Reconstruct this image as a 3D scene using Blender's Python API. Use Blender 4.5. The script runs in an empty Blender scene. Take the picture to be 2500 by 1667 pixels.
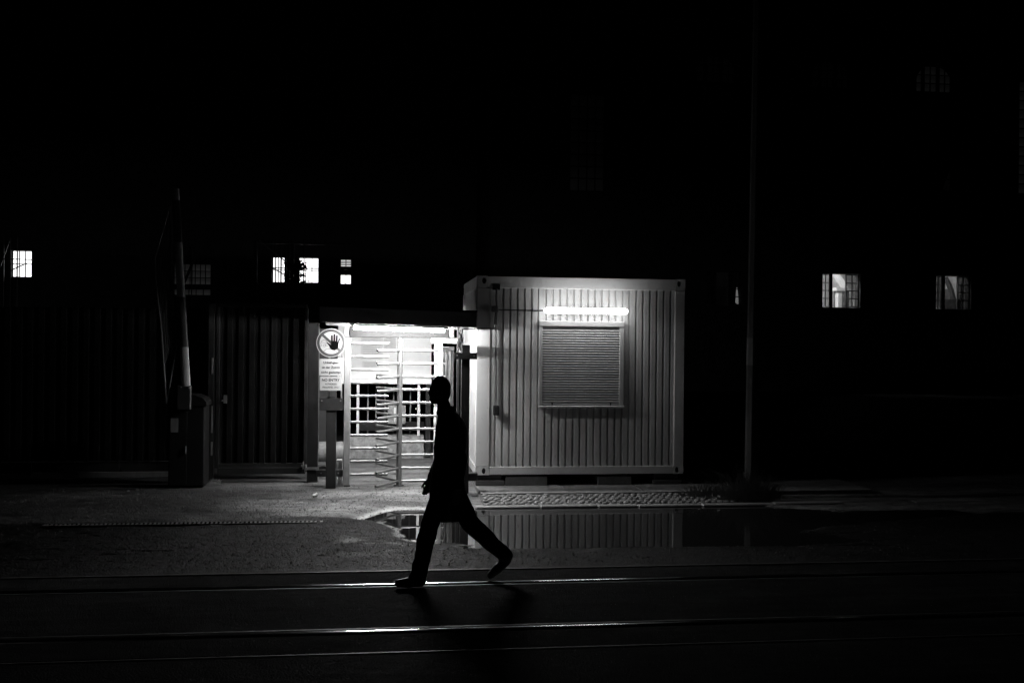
import bpy, math, random
from mathutils import Vector, Matrix, noise as mnoise
random.seed(7)
S = bpy.context.scene
COL = S.collection
PI = math.pi

# ------------------------------------------------------------------ camera
cam_d = bpy.data.cameras.new('camera')
cam = bpy.data.objects.new('camera', cam_d); COL.objects.link(cam)
th, roll, pitch = math.radians(7.4), 0.010, 0.0014
fw = Vector((math.sin(th), math.cos(th), -pitch)).normalized()
rt = Vector((math.cos(th), -math.sin(th), 0)); up = rt.cross(fw)
r2 = rt*math.cos(roll) + up*math.sin(roll); u2 = up*math.cos(roll) - rt*math.sin(roll)
m = Matrix.Identity(4)
for i in range(3):
    m[i][0], m[i][1], m[i][2] = r2[i], u2[i], -fw[i]
m.translation = (0, 0, 2.14)
cam.matrix_world = m
cam_d.sensor_width = 36; cam_d.lens = 36*2480/2500
cam_d.clip_start = .1; cam_d.clip_end = 1500
S.camera = cam

# ------------------------------------------------------------------ night sky, faint moonlight
W = bpy.data.worlds.new('World'); S.world = W; W.use_nodes = True
nt = W.node_tree; nt.nodes.clear()
sky = nt.nodes.new('ShaderNodeTexSky'); sky.sky_type = 'NISHITA'; sky.sun_disc = False
sky.sun_elevation = math.radians(12); sky.sun_rotation = math.radians(200)
bw = nt.nodes.new('ShaderNodeRGBToBW'); bg = nt.nodes.new('ShaderNodeBackground'); wo = nt.nodes.new('ShaderNodeOutputWorld')
nt.links.new(sky.outputs[0], bw.inputs[0]); nt.links.new(bw.outputs[0], bg.inputs[0]); nt.links.new(bg.outputs[0], wo.inputs[0])
bg.inputs[1].default_value = 0.000012
sun_d = bpy.data.lights.new('moonlight', 'SUN'); sun_d.energy = 0.0001; sun_d.angle = math.radians(.5)
sun = bpy.data.objects.new('moonlight', sun_d); COL.objects.link(sun)
sun.rotation_euler = (math.radians(78), 0, math.radians(-20))
S.view_settings.view_transform = 'Standard'; S.view_settings.look = 'None'
S.view_settings.exposure = 0; S.view_settings.gamma = 1; S.view_settings.use_curve_mapping = False

CANOPY_TUBE = 780.0     # emission of the bare tube over the turnstile
REAR_TUBE = 620.0
CABIN_TUBE = 25.0       # emission of the opal tube lamp on the cabin

# ------------------------------------------------------------------ materials (the whole picture is grey)
def mat(name, col, rough=.6, metal=0., var=0., vscale=3., stain=0., sscale=9., bump=0., bscale=60., spec=.5, rvar=0., stretch=(1,1,1), emit=0, coords='Object'):
    M = bpy.data.materials.new(name); M.use_nodes = True
    t = M.node_tree; b = t.nodes['Principled BSDF']; L = t.links
    b.inputs['Base Color'].default_value = (col, col, col, 1)
    b.inputs['Roughness'].default_value = rough; b.inputs['Metallic'].default_value = metal
    b.inputs['Specular IOR Level'].default_value = spec
    if emit:
        b.inputs['Emission Color'].default_value = (1, 1, 1, 1); b.inputs['Emission Strength'].default_value = emit
    if var or bump or stain or rvar:
        tc = t.nodes.new('ShaderNodeTexCoord'); mp = t.nodes.new('ShaderNodeMapping')
        mp.inputs['Scale'].default_value = stretch
        L.new(tc.outputs['Object'], mp.inputs[0])
        src = mp.outputs[0]
    if var or stain or rvar:
        n = t.nodes.new('ShaderNodeTexNoise'); n.inputs['Scale'].default_value = vscale; n.inputs['Detail'].default_value = 8; n.inputs['Roughness'].default_value = .65
        L.new(src, n.inputs['Vector'])
        mr = t.nodes.new('ShaderNodeMapRange'); mr.inputs[1].default_value = .3; mr.inputs[2].default_value = .7
        mr.inputs[3].default_value = col*(1-var); mr.inputs[4].default_value = col*(1+var)
        L.new(n.outputs[0], mr.inputs[0]); out = mr.outputs[0]
        if stain:
            n2 = t.nodes.new('ShaderNodeTexNoise'); n2.inputs['Scale'].default_value = sscale; n2.inputs['Detail'].default_value = 5; n2.inputs['Roughness'].default_value = .7
            L.new(src, n2.inputs['Vector'])
            m2 = t.nodes.new('ShaderNodeMapRange'); m2.inputs[1].default_value = .60; m2.inputs[2].default_value = .72
            m2.inputs[3].default_value = 1; m2.inputs[4].default_value = 1-stain
            L.new(n2.outputs[0], m2.inputs[0])
            mu = t.nodes.new('ShaderNodeMath'); mu.operation = 'MULTIPLY'; L.new(out, mu.inputs[0]); L.new(m2.outputs[0], mu.inputs[1]); out = mu.outputs[0]
        L.new(out, b.inputs['Base Color'])
        if rvar:
            m3 = t.nodes.new('ShaderNodeMapRange'); m3.inputs[1].default_value = .35; m3.inputs[2].default_value = .65
            m3.inputs[3].default_value = max(.02, rough-rvar); m3.inputs[4].default_value = min(1, rough+rvar)
            L.new(n.outputs[0], m3.inputs[0]); L.new(m3.outputs[0], b.inputs['Roughness'])
    if bump:
        n3 = t.nodes.new('ShaderNodeTexNoise'); n3.inputs['Scale'].default_value = bscale; n3.inputs['Detail'].default_value = 6; n3.inputs['Roughness'].default_value = .7
        L.new(src, n3.inputs['Vector'])
        bp = t.nodes.new('ShaderNodeBump'); bp.inputs['Strength'].default_value = 1; bp.inputs['Distance'].default_value = bump
        L.new(n3.outputs[0], bp.inputs['Height']); L.new(bp.outputs[0], b.inputs['Normal'])
    return M

M = {}
M['paint'] = mat('cabin_paint', .50, .55, var=.08, vscale=2.5, stain=.45, sscale=26, bump=.0006, bscale=30)
M['paint_panel'] = mat('cabin_panel_paint', .46, .5, var=.20, vscale=2.4, stain=.6, sscale=17, stretch=(2.2,2.2,.5), bump=.0005, bscale=40)
M['shutter'] = mat('shutter_slat', .30, .5, var=.06, vscale=4, stain=.2, sscale=20)
M['alu'] = mat('aluminium_frame', .45, .4, metal=.3, var=.08)
M['galv'] = mat('galvanised_steel', .17, .45, metal=.4, var=.22, vscale=14, stretch=(1,1,.35), bump=.0006, bscale=60)
M['tube_steel'] = mat('turnstile_tube', .19, .33, metal=.6, var=.14, vscale=20, bump=.0004, bscale=90)
M['white_metal'] = mat('white_metal', .66, .4, var=.05, stain=.12, sscale=8)
M['fascia'] = mat('fascia_paint', .22, .6, var=.15)
M['dark_paint'] = mat('dark_paint', .018, .5, spec=.4, var=.2, vscale=6, stain=.3, sscale=20, bump=.0006, bscale=60)
M['black_paint'] = mat('black_paint', .018, .45, var=.2, vscale=6)
M['gate_sheet'] = mat('gate_sheet_paint', .007, .5, spec=.12, var=.25, vscale=2.2, stain=.35, sscale=10, bump=.0008, bscale=20)
M['post'] = mat('blotchy_galvanised', .20, .5, metal=.3, var=.3, vscale=16, stretch=(1,1,.4), stain=.2, bump=.0006)
M['sand'] = mat('joint_sand', .055, .95, var=.3, vscale=30)
M['soffit'] = mat('soffit_board', .14, .6, var=.15, vscale=6, stain=.4, sscale=14, stretch=(1,.3,1))
M['housing'] = mat('housing_paint', .03, .5, var=.06, stain=.15, sscale=8)
M['black'] = mat('black_print', .002, .9, spec=.01)
M['sign_white'] = mat('sign_white', .30, .45, var=.05, vscale=8, stain=.25, sscale=26)
M['sign_grey'] = mat('sign_grey', .05, .7, spec=.1, var=.08, vscale=8)
M['print_grey'] = mat('print_grey', .006, .9, spec=.02)
M['line_grey'] = mat('print_pale_grey', .06, .9, spec=.05)
M['faint_print'] = mat('faint_print', .36, .6)
M['notice'] = mat('notice_paper', .56, .7, var=.03)
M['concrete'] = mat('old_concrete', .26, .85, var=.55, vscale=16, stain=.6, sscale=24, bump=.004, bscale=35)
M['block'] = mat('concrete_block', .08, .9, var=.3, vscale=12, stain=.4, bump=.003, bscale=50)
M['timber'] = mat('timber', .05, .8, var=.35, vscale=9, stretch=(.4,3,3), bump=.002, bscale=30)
M['kerb'] = mat('kerb_granite', .22, .55, var=.22, vscale=20, stain=.4, sscale=14, bump=.0015, bscale=80, rvar=.15)
M['cobble'] = mat('cobble_stone', .13, .5, var=.30, vscale=14, bump=.002, bscale=60, rvar=.15)
M['slab'] = mat('pavement_slab', .15, .7, var=.25, vscale=7, stain=.45, sscale=40, bump=.002, bscale=120)
M['rail'] = mat('rail_steel', .60, .14, metal=1, var=.25, vscale=6, stretch=(.3,6,6), bump=.00035, bscale=25, rvar=.05)
M['rail_rust'] = mat('rail_lip', .04, .6, metal=.6, var=.4, vscale=10, bump=.002, bscale=30)
M['brick'] = mat('dark_brick', .05, .9, var=.3, vscale=2, bump=.004, bscale=14)
M['plaster'] = mat('room_plaster', .5, .9, var=.22, vscale=1.7, stain=.3, sscale=3)
M['room_dark'] = mat('room_dark_stone', .10, .9, var=.3, vscale=3)
M['room_black'] = mat('room_black_stone', .03, .9, var=.3, vscale=3)
M['low_stone'] = mat('low_stone', .22, .9, var=.4, vscale=4)
M['room_light'] = mat('room_light_stone', .7, .9, var=.1, vscale=2)
M['frame_dark'] = mat('window_frame', .02, .6)
M['steel_dark'] = mat('scaffold_tube', .10, .45, metal=.7, var=.2)
M['bark'] = mat('bark', .03, .9, var=.3)
M['boom_light'] = mat('boom_white', .34, .45, var=.12, vscale=4)
M['boom_dark'] = mat('boom_dark', .04, .45, var=.2, vscale=4)
M['cabinet'] = mat('cabinet_paint', .007, .5, spec=.12, var=.15, vscale=3, stain=.3, sscale=14)
M['pole'] = mat('pole_steel', .045, .5, var=.25, vscale=5, stretch=(1,1,.2), stain=.2)
M['pole_band'] = mat('pole_band', .09, .5, var=.1)
M['grass'] = mat('grass_blade', .15, .5, var=.3, vscale=9)
M['litter'] = mat('litter_white', .7, .6, var=.1)
M['coat'] = mat('coat_cloth', .012, .9, var=.2, vscale=20, bump=.002, bscale=40, spec=.15)
M['trousers'] = mat('trouser_cloth', .014, .9, var=.2, vscale=20, bump=.002, bscale=40, spec=.15)
M['skin'] = mat('skin', .12, .6, var=.05)
M['hair'] = mat('hair', .012, .6, var=.3, vscale=40)
M['shoe'] = mat('shoe', .012, .5)
M['cable'] = mat('cable', .03, .4)
M['tube_on'] = mat('lit_tube', .9, .4, emit=CANOPY_TUBE)
M['rear_on'] = mat('lit_rear_tube', .9, .4, emit=REAR_TUBE)
M['opal_on'] = mat('lit_opal_tube', .9, .4, emit=CABIN_TUBE)

def matte(Q, keep):
    """dull worn surface: mostly diffuse, only part of the coating still glossy"""
    t = Q.node_tree; b = t.nodes['Principled BSDF']; o = [n for n in t.nodes if n.type == 'OUTPUT_MATERIAL'][0]
    d = t.nodes.new('ShaderNodeBsdfDiffuse'); mx = t.nodes.new('ShaderNodeMixShader'); mx.inputs[0].default_value = keep
    for a, c in (('Base Color', 'Color'), ('Normal', 'Normal')):
        if b.inputs[a].links: t.links.new(b.inputs[a].links[0].from_socket, d.inputs[c])
        elif a == 'Base Color': d.inputs[c].default_value = b.inputs[a].default_value
    t.links.new(d.outputs[0], mx.inputs[1]); t.links.new(b.outputs[0], mx.inputs[2]); t.links.new(mx.outputs[0], o.inputs[0]); return Q
for k_, f_ in (('dark_paint', .3), ('gate_sheet', .25), ('cabinet', .3), ('print_grey', .0), ('black', 0.), ('sign_grey', .2), ('coat', .5), ('trousers', .5), ('pole', .2), ('pole_band', .3), ('housing', .12), ('soffit', .2)): matte(M[k_], f_)

def lit_glass(name, e, lo=.7, sc=1.6):
    Q = bpy.data.materials.new(name); Q.use_nodes = True; t = Q.node_tree; b = t.nodes['Principled BSDF']
    b.inputs['Base Color'].default_value = (.5, .5, .5, 1); b.inputs['Roughness'].default_value = .9
    tc = t.nodes.new('ShaderNodeTexCoord'); n = t.nodes.new('ShaderNodeTexNoise'); n.inputs['Scale'].default_value = sc; n.inputs['Detail'].default_value = 5
    mr = t.nodes.new('ShaderNodeMapRange'); mr.inputs[1].default_value = .35; mr.inputs[2].default_value = .65; mr.inputs[3].default_value = e*lo; mr.inputs[4].default_value = e
    t.links.new(tc.outputs['Object'], n.inputs['Vector']); t.links.new(n.outputs[0], mr.inputs[0]); t.links.new(mr.outputs[0], b.inputs['Emission Strength'])
    b.inputs['Emission Color'].default_value = (1, 1, 1, 1)
    return Q
M['lit_bright'] = lit_glass('lit_window_bright', 2.2, .8)
M['lit_soft'] = lit_glass('lit_window_soft', .75, .85)
M['lit_dim'] = lit_glass('lit_window_dim', .014, .1, 2.5)
M['lit_faint'] = lit_glass('lit_window_faint', .0034, .3, 1.2)
M['lit_faint2'] = lit_glass('lit_window_fainter', .0003, .1, 2)

def glass(name, tint=.9, rough=.02):
    Q = bpy.data.materials.new(name); Q.use_nodes = True; t = Q.node_tree; t.nodes.clear()
    o = t.nodes.new('ShaderNodeOutputMaterial'); mx = t.nodes.new('ShaderNodeMixShader'); mx.inputs[0].default_value = .06
    tr = t.nodes.new('ShaderNodeBsdfTransparent'); tr.inputs[0].default_value = (tint, tint, tint, 1)
    gl = t.nodes.new('ShaderNodeBsdfGlossy'); gl.inputs['Roughness'].default_value = rough
    t.links.new(tr.outputs[0], mx.inputs[1]); t.links.new(gl.outputs[0], mx.inputs[2]); t.links.new(mx.outputs[0], o.inputs[0])
    return Q
M['glass_clear'] = glass('clear_glass', .8)
M['glass_dusty'] = glass('dusty_glass', .45)

def water():
    Q = bpy.data.materials.new('puddle_water'); Q.use_nodes = True; t = Q.node_tree; b = t.nodes['Principled BSDF']
    b.inputs['Base Color'].default_value = (.012, .012, .012, 1); b.inputs['Roughness'].default_value = .015; b.inputs['IOR'].default_value = 1.45
    b.inputs['Specular IOR Level'].default_value = .62
    tc = t.nodes.new('ShaderNodeTexCoord'); n = t.nodes.new('ShaderNodeTexNoise'); n.inputs['Scale'].default_value = 5; n.inputs['Detail'].default_value = 2
    bp = t.nodes.new('ShaderNodeBump'); bp.inputs['Distance'].default_value = .00018
    t.links.new(tc.outputs['Object'], n.inputs['Vector']); t.links.new(n.outputs[0], bp.inputs['Height']); t.links.new(bp.outputs[0], b.inputs['Normal'])
    return Q
M['water'] = water()

def ground_mat(name, c_near, c_far, ysplit, rough, bumpd, bs, wet=.25, grit=1.0, spec=.35, falloff_and_silt=False):
    """worn surface: broad stains, grit, small stones and a change of paving at ysplit"""
    Q = bpy.data.materials.new(name); Q.use_nodes = True; t = Q.node_tree; b = t.nodes['Principled BSDF']; L = t.links
    N = t.nodes.new
    g = N('ShaderNodeNewGeometry'); sep = N('ShaderNodeSeparateXYZ'); L.new(g.outputs['Position'], sep.inputs[0])
    def noise(sc, det=6, rg=.65, stretch=None):
        n = N('ShaderNodeTexNoise'); n.inputs['Scale'].default_value = sc; n.inputs['Detail'].default_value = det; n.inputs['Roughness'].default_value = rg
        if stretch:
            mp = N('ShaderNodeMapping'); mp.inputs['Scale'].default_value = stretch; L.new(g.outputs['Position'], mp.inputs[0]); L.new(mp.outputs[0], n.inputs['Vector'])
        else: L.new(g.outputs['Position'], n.inputs['Vector'])
        return n.outputs[0]
    def rng(s, a, b_, c, d):
        q = N('ShaderNodeMapRange'); q.inputs[1].default_value = a; q.inputs[2].default_value = b_; q.inputs[3].default_value = c; q.inputs[4].default_value = d
        L.new(s, q.inputs[0]); return q.outputs[0]
    def mul(a, c, op='MULTIPLY'):
        q = N('ShaderNodeMath'); q.operation = op; L.new(a, q.inputs[0])
        if isinstance(c, float): q.inputs[1].default_value = c
        else: L.new(c, q.inputs[1])
        return q.outputs[0]
    big = noise(.9, 8, .6, (.6, 1.4, 1)); mid = noise(5, 8, .7); fine = noise(70, 4, .7); streak = noise(2.2, 8, .7, (.5, 3.5, 1))
    yv = mul(sep.outputs[1], rng(big, .3, .7, -.35, .35), 'ADD')
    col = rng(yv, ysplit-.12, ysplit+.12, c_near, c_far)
    col = mul(col, rng(sep.outputs[1], 19., 24., 1., .1))      # far yard darkened in the colour to hide light spilling from the windows
    if falloff_and_silt:      # lamp falloff painted into the colour, left of the pale pad before the turnstile
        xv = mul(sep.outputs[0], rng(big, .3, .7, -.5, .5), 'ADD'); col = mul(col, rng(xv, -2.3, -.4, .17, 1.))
    col = mul(col, rng(big, .3, .7, .58, 1.35)); col = mul(col, rng(mid, .3, .7, .62, 1.35)); col = mul(col, rng(streak, .35, .65, .50, 1.35))
    col = mul(col, rng(fine, .35, .65, .8, 1.2))
    vo = N('ShaderNodeTexVoronoi'); vo.inputs['Scale'].default_value = 28; L.new(g.outputs['Position'], vo.inputs['Vector'])
    sp = rng(vo.outputs['Distance'], .06, .14, 0., 1.)
    spk = mul(sp, rng(mid, .50, .56, 1., 0.), 'MAXIMUM')
    col = mul(col, rng(spk, 0., 1., .25, 1.))
    if falloff_and_silt:      # pale wet silt left behind at the tip of the puddle
        zz_ = mul(sep.outputs[2], rng(mid, .3, .7, -.007, .007), 'ADD'); sm1 = rng(zz_, .014, .030, 1., 0.)
        sm2 = mul(rng(sep.outputs[0], .55, 1.0, 1., 0.), rng(sep.outputs[1], 9.9, 10.5, 0., 1.))
        sm3 = mul(mul(sm1, sm2), rng(sep.outputs[0], -.55, -.2, 0., 1.))
        col = mul(col, rng(sm3, 0., 1., 0., .34), 'ADD')
    L.new(col, b.inputs['Base Color'])
    rr = rng(streak, .35, .65, max(.05, rough-wet), min(1., rough+wet*.6))
    wetz = rng(mul(sep.outputs[2], rng(mid, .3, .7, -.006, .006), 'ADD'), .0, .022, .42, 1.)     # damp rim along the water
    L.new(mul(rr, wetz), b.inputs['Roughness'])
    b.inputs['Specular IOR Level'].default_value = spec
    f2 = noise(bs, 8, .75); v2 = N('ShaderNodeTexVoronoi'); v2.inputs['Scale'].default_value = bs*1.3; L.new(g.outputs['Position'], v2.inputs['Vector'])
    hgt = mul(mul(f2, .6), mul(v2.outputs['Distance'], .5*grit), 'ADD')
    hgt = mul(hgt, mul(mid, 2.0), 'ADD')
    bp = N('ShaderNodeBump'); bp.inputs['Distance'].default_value = bumpd; L.new(hgt, bp.inputs['Height']); L.new(bp.outputs[0], b.inputs['Normal'])
    return Q
M['yard'] = matte(ground_mat('worn_roadside', .013, .165, 12.0, .58, .026, 38, .28, spec=.4, falloff_and_silt=True), .19)
M['street'] = matte(ground_mat('street_asphalt', .016, .018, 8.0, .70, .022, 55, .15, spec=.5), .035)
M['under'] = mat('soil', .04, .95, var=.3)

# ------------------------------------------------------------------ mesh builder
class MB:
    def __init__(s): s.v = []; s.f = []; s.mi = []
    def add(s, vs, fs, mi=0):
        o = len(s.v); s.v += [tuple(v) for v in vs]; s.f += [tuple(i+o for i in f) for f in fs]; s.mi += [mi]*len(fs); return s
    def box(s, x0, x1, y0, y1, z0, z1, bev=0., mi=0):
        if bev:
            b = min(bev, abs(x1-x0)/3, abs(y1-y0)/3, abs(z1-z0)/3)
            # chamfered box: three slabs of corner points
            vs = []
            for sx, sy, sz in ((0,0,0),(1,0,0),(1,1,0),(0,1,0),(0,0,1),(1,0,1),(1,1,1),(0,1,1)):
                X = x1 if sx else x0; Y = y1 if sy else y0; Z = z1 if sz else z0
                dx = -b if sx else b; dy = -b if sy else b; dz = -b if sz else b
                vs += [(X, Y+dy, Z+dz), (X+dx, Y, Z+dz), (X+dx, Y+dy, Z)]
            F = []
            X_, Y_, Z_ = 0, 1, 2
            def i(c, k): return c*3+k
            F += [(i(0,Z_), i(3,Z_), i(2,Z_), i(1,Z_)), (i(4,Z_), i(5,Z_), i(6,Z_), i(7,Z_)),
                  (i(0,Y_), i(1,Y_), i(5,Y_), i(4,Y_)), (i(3,Y_), i(7,Y_), i(6,Y_), i(2,Y_)),
                  (i(0,X_), i(4,X_), i(7,X_), i(3,X_)), (i(1,X_), i(2,X_), i(6,X_), i(5,X_))]
            for a, c, k1, k2 in ((0,1,Y_,Z_),(1,2,X_,Z_),(2,3,Y_,Z_),(3,0,X_,Z_)): F.append((i(a,k1), i(a,k2), i(c,k2), i(c,k1)))
            for a, c, k1, k2 in ((4,5,Z_,Y_),(5,6,Z_,X_),(6,7,Z_,Y_),(7,4,Z_,X_)): F.append((i(a,k1), i(a,k2), i(c,k2), i(c,k1)))
            for a, c in ((0,4),(1,5),(2,6),(3,7)): F.append((i(a,X_), i(a,Y_), i(c,Y_), i(c,X_)))
            for c in range(8): F.append((i(c,0), i(c,1), i(c,2)))
            return s.add(vs, F, mi)
        vs = [(x0,y0,z0),(x1,y0,z0),(x1,y1,z0),(x0,y1,z0),(x0,y0,z1),(x1,y0,z1),(x1,y1,z1),(x0,y1,z1)]
        return s.add(vs, [(0,3,2,1),(4,5,6,7),(0,1,5,4),(1,2,6,5),(2,3,7,6),(3,0,4,7)], mi)
    def tube(s, p0, p1, r, n=10, r1=None, cap=(True, True), mi=0):
        p0, p1 = Vector(p0), Vector(p1); d = (p1-p0).normalized()
        a = Vector((0,0,1)) if abs(d.z) < .9 else Vector((1,0,0))
        e1 = d.cross(a).normalized(); e2 = d.cross(e1)
        r1 = r if r1 is None else r1
        vs = [p0+(e1*math.cos(2*PI*k/n)+e2*math.sin(2*PI*k/n))*r for k in range(n)] + [p1+(e1*math.cos(2*PI*k/n)+e2*math.sin(2*PI*k/n))*r1 for k in range(n)]
        fs = [(k, (k+1)%n, n+(k+1)%n, n+k) for k in range(n)]
        if cap[0]: fs.append(tuple(reversed(range(n))))
        if cap[1]: fs.append(tuple(range(n, 2*n)))
        return s.add(vs, fs, mi)
    def path(s, pts, r, n=8):
        for a, b in zip(pts[:-1], pts[1:]): s.tube(a, b, r, n)
        return s
    def prism_y(s, pts, y0, y1, mi=0):      # pts in x,z
        n = len(pts)
        vs = [(p[0], y0, p[1]) for p in pts] + [(p[0], y1, p[1]) for p in pts]
        return s.add(vs, [tuple(range(n)), tuple(reversed(range(n, 2*n)))] + [(k, n+k, n+(k+1)%n, (k+1)%n) for k in range(n)], mi)
    def prism_x(s, pts, x0, x1, mi=0):      # pts in y,z
        n = len(pts)
        vs = [(x0, p[0], p[1]) for p in pts] + [(x1, p[0], p[1]) for p in pts]
        return s.add(vs, [tuple(range(n)), tuple(reversed(range(n, 2*n)))] + [(k, n+k, n+(k+1)%n, (k+1)%n) for k in range(n)], mi)
    def mesh(s, name, mats, off=(0,0,0), smooth=False):
        me = bpy.data.meshes.new(name)
        me.from_pydata([(v[0]-off[0], v[1]-off[1], v[2]-off[2]) for v in s.v], [], s.f)
        for mm in (mats if isinstance(mats, (list, tuple)) else [mats]): me.materials.append(mm)
        for p, k in zip(me.polygons, s.mi): p.material_index = k
        me.update()
        import bmesh
        b = bmesh.new(); b.from_mesh(me); bmesh.ops.recalc_face_normals(b, faces=b.faces); b.to_mesh(me); b.free()
        if smooth:
            me.polygons.foreach_set('use_smooth', [True]*len(me.polygons))
            try: me.set_sharp_from_angle(angle=math.radians(38))
            except Exception: pass
        return me

def org(o):
    v = Vector((0,0,0))
    while o is not None:
        v += o.location; o = o.parent
    return v
def props(o, label=None, cat=None, group=None, kind=None):
    if label: o['label'] = label
    if cat: o['category'] = cat
    if group: o['group'] = group
    if kind: o['kind'] = kind
    return o
def thing(name, loc, label, cat, group=None):
    o = bpy.data.objects.new(name, None); o.empty_display_size = .1; COL.objects.link(o); o.location = loc
    return props(o, label, cat, group)
def part(name, mb, mt, parent=None, smooth=False, loc=None):
    """mb holds world coordinates; the mesh is stored relative to its parent's (or its own) origin"""
    if parent is not None: off = org(parent)
    else: off = Vector(loc) if loc else Vector((0,0,0))
    o = bpy.data.objects.new(name, mb.mesh(name, mt, off, smooth)); COL.objects.link(o)
    if parent is not None: o.parent = parent
    else: o.location = off
    return o
def inst(name, me, parent, pos, rz=0, sc=None):
    o = bpy.data.objects.new(name, me); COL.objects.link(o); o.parent = parent
    o.location = Vector(pos) - org(parent); o.rotation_euler = (0, 0, rz)
    if sc: o.scale = sc
    return o

# ================================================================== THE GROUND
mb = MB(); mb.add([(-300,-100,-.12),(300,-100,-.12),(300,400,-.12),(-300,400,-.12)], [(0,1,2,3)])
props(part('ground', mb, M['under']), kind='structure')

PUD = [(.82,10.40),(1.5,10.30),(2.9,10.27),(4.4,10.20),(5.3,10.40),(5.05,10.75),(4.75,10.98),(5.3,11.30),(6.2,11.62),(7.4,11.95),(7.4,12.35),(6.2,12.35),(5.2,12.60),(4.6,13.1),(1.22,13.1),(1.16,12.86),(.7,12.74),(.2,12.80),(-.05,12.40),(-.18,12.10),(.0,11.98),(.16,11.70),(.24,11.30),(.27,11.0),(.36,10.78),(.55,10.66),(.80,10.62),(.98,10.52)]
def sdf(x, y):
    d = 1e9; ins = False; n = len(PUD)
    for i in range(n):
        ax, ay = PUD[i]; bx, by = PUD[(i+1) % n]
        ex, ey = bx-ax, by-ay; wx, wy = x-ax, y-ay
        t = max(0, min(1, (wx*ex+wy*ey)/(ex*ex+ey*ey)))
        d = min(d, (wx-ex*t)**2+(wy-ey*t)**2)
        if (ay > y) != (by > y) and x < (bx-ax)*(y-ay)/(by-ay)+ax: ins = not ins
    d = math.sqrt(d); return -d if ins else d
def sm(a, b, t):
    t = max(0, min(1, (t-a)/(b-a))); return t*t*(3-2*t)
def gz(x, y):
    """height of the roadside above the water level of the puddle"""
    base = .022 + .052*sm(10.6, 14.0, y)
    if x > 1.2: base = .022 + .03*sm(13, 14.2, y)
    base += .012*math.sin(x*.8+1)*sm(9.6, 10.5, y)*(1-sm(12.5, 13.6, y))
    nz = mnoise.fractal(Vector((x*1.1, y*2.2, 0)), 1., 2., 5)
    nf = mnoise.fractal(Vector((x*8, y*11, 3)), .8, 2.1, 5)
    k = sm(9.35, 9.8, y)*(1-.8*sm(13.2, 14.2, y))
    base = max(.008, base + (.013*nz + .0065*nf)*k)
    if -4 < x < 8.5 and 9.9 < y < 13.6:
        d = sdf(x, y) + .05*mnoise.fractal(Vector((x*3.2, y*5, 9)), .8, 2., 4) + .015*nf
        bed = -.05 if d < -.25 else (d*.2)
        if d < .30: base = min(base, bed if d < 0 else d*.26 + .002*nf)
    if x > 1.22 and y > 12.84 and y < 14.6 and x < 8.2: base = min(base, .012)
    return base
def axis(a, b, step, outs):
    r = []; v = a
    while v < b-1e-6: r.append(v); v += step
    r.append(b)
    return sorted([o for o in outs if o < a] + r + [o for o in outs if o > b])
xs = axis(-5.0, 7.4, .04, [-200,-60,-30,-18,-12,-9,-7,-6,8,8.8,10,12,16,24,40,80,200])
ys = axis(9.33, 14.0, .032, [14.2,14.5,15,15.6,17,20,26,36,60,120,300])
vs = [(x, y, gz(x, y)) for y in ys for x in xs]
nx = len(xs); fs = [(j*nx+i, j*nx+i+1, (j+1)*nx+i+1, (j+1)*nx+i) for j in range(len(ys)-1) for i in range(nx-1)]
mb = MB(); mb.add(vs, fs)
g = part('roadside', mb, M['yard'], smooth=False); props(g, kind='structure')
g.data.polygons.foreach_set('use_smooth', [True]*len(g.data.polygons))
mb = MB(); mb.add([(-1.2,9.9,0),(8,9.9,0),(8,12.9,0),(-1.2,12.9,0)], [(0,1,2,3)])
props(part('puddle_water', mb, M['water']), kind='structure')

# street slabs with slots left for the rails
mb = MB()
for y0, y1, z in ((-60, 6.90, .018), (6.945, 7.345, .022), (7.525, 8.725, .022), (8.885, 9.30, .022)):
    mb.box(-200, 200, y0, y1, -.06, z)
props(part('street', mb, M['street']), kind='structure')
M['edge'] = mat('edge_joint', .06, .5, var=.5, vscale=3, stain=.6, sscale=5, bump=.002, bscale=30); matte(M['edge'], .35)
for y0, y1, z in ((9.302, 9.328, .031), (6.905, 6.925, .024)):
    mb = MB(); n = 240
    vs = []; fs = []
    for i in range(n+1):
        x = -25+60*i/n; w = .006*mnoise.noise(Vector((x*.8, y0, 0)))
        vs += [(x, y0+w, -.02), (x, y0+w, z), (x, y1+w, z), (x, y1+w, -.02)]
        if i: o = 4*i; fs += [(o-4, o-3, o+1, o), (o-3, o-2, o+2, o+1), (o-2, o-1, o+3, o+2)]
    mb.add(vs, fs); props(part('road_joint', mb, M['edge']), kind='structure')

def rail(yh, side, label):
    t = thing('tram_rail', (0, yh, .03), label, 'tram rail', 'tram rails crossing the street')
    pts = [(-.032, -.06), (-.032, .020), (-.028, .027), (-.015, .0302), (0, .0312), (.015, .0302), (.028, .027), (.032, .020), (.032, -.06)]
    mb = MB(); xs_ = [-60 + i*1.0 for i in range(0, 61)] + [1+i*1.0 for i in range(80)]
    n = len(pts); vs = []; fs = []
    for i, x in enumerate(xs_):
        for p in pts: vs.append((x, yh+p[0], p[1]))
        if i:
            for k in range(n-1): a = (i-1)*n+k; fs.append((a, a+1, a+n+1, a+n))
    mb.add(vs, fs); part('rail_head', mb, M['rail'], t, True)
    a = yh+side*.072; b = yh+side*.090
    mb = MB(); mb.box(-60, 80, min(a, b), max(a, b), -.06, .024); part('groove_lip', mb, M['rail_rust'], t)
    mb = MB(); a = yh+side*.0325; b = yh+side*.0715; mb.box(-60, 80, min(a, b), max(a, b), -.08, -.015); part('groove_floor', mb, M['black_paint'], t)
rail(8.830, -1, 'bright polished tram rail farther from the viewer, under the walking person')
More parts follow.
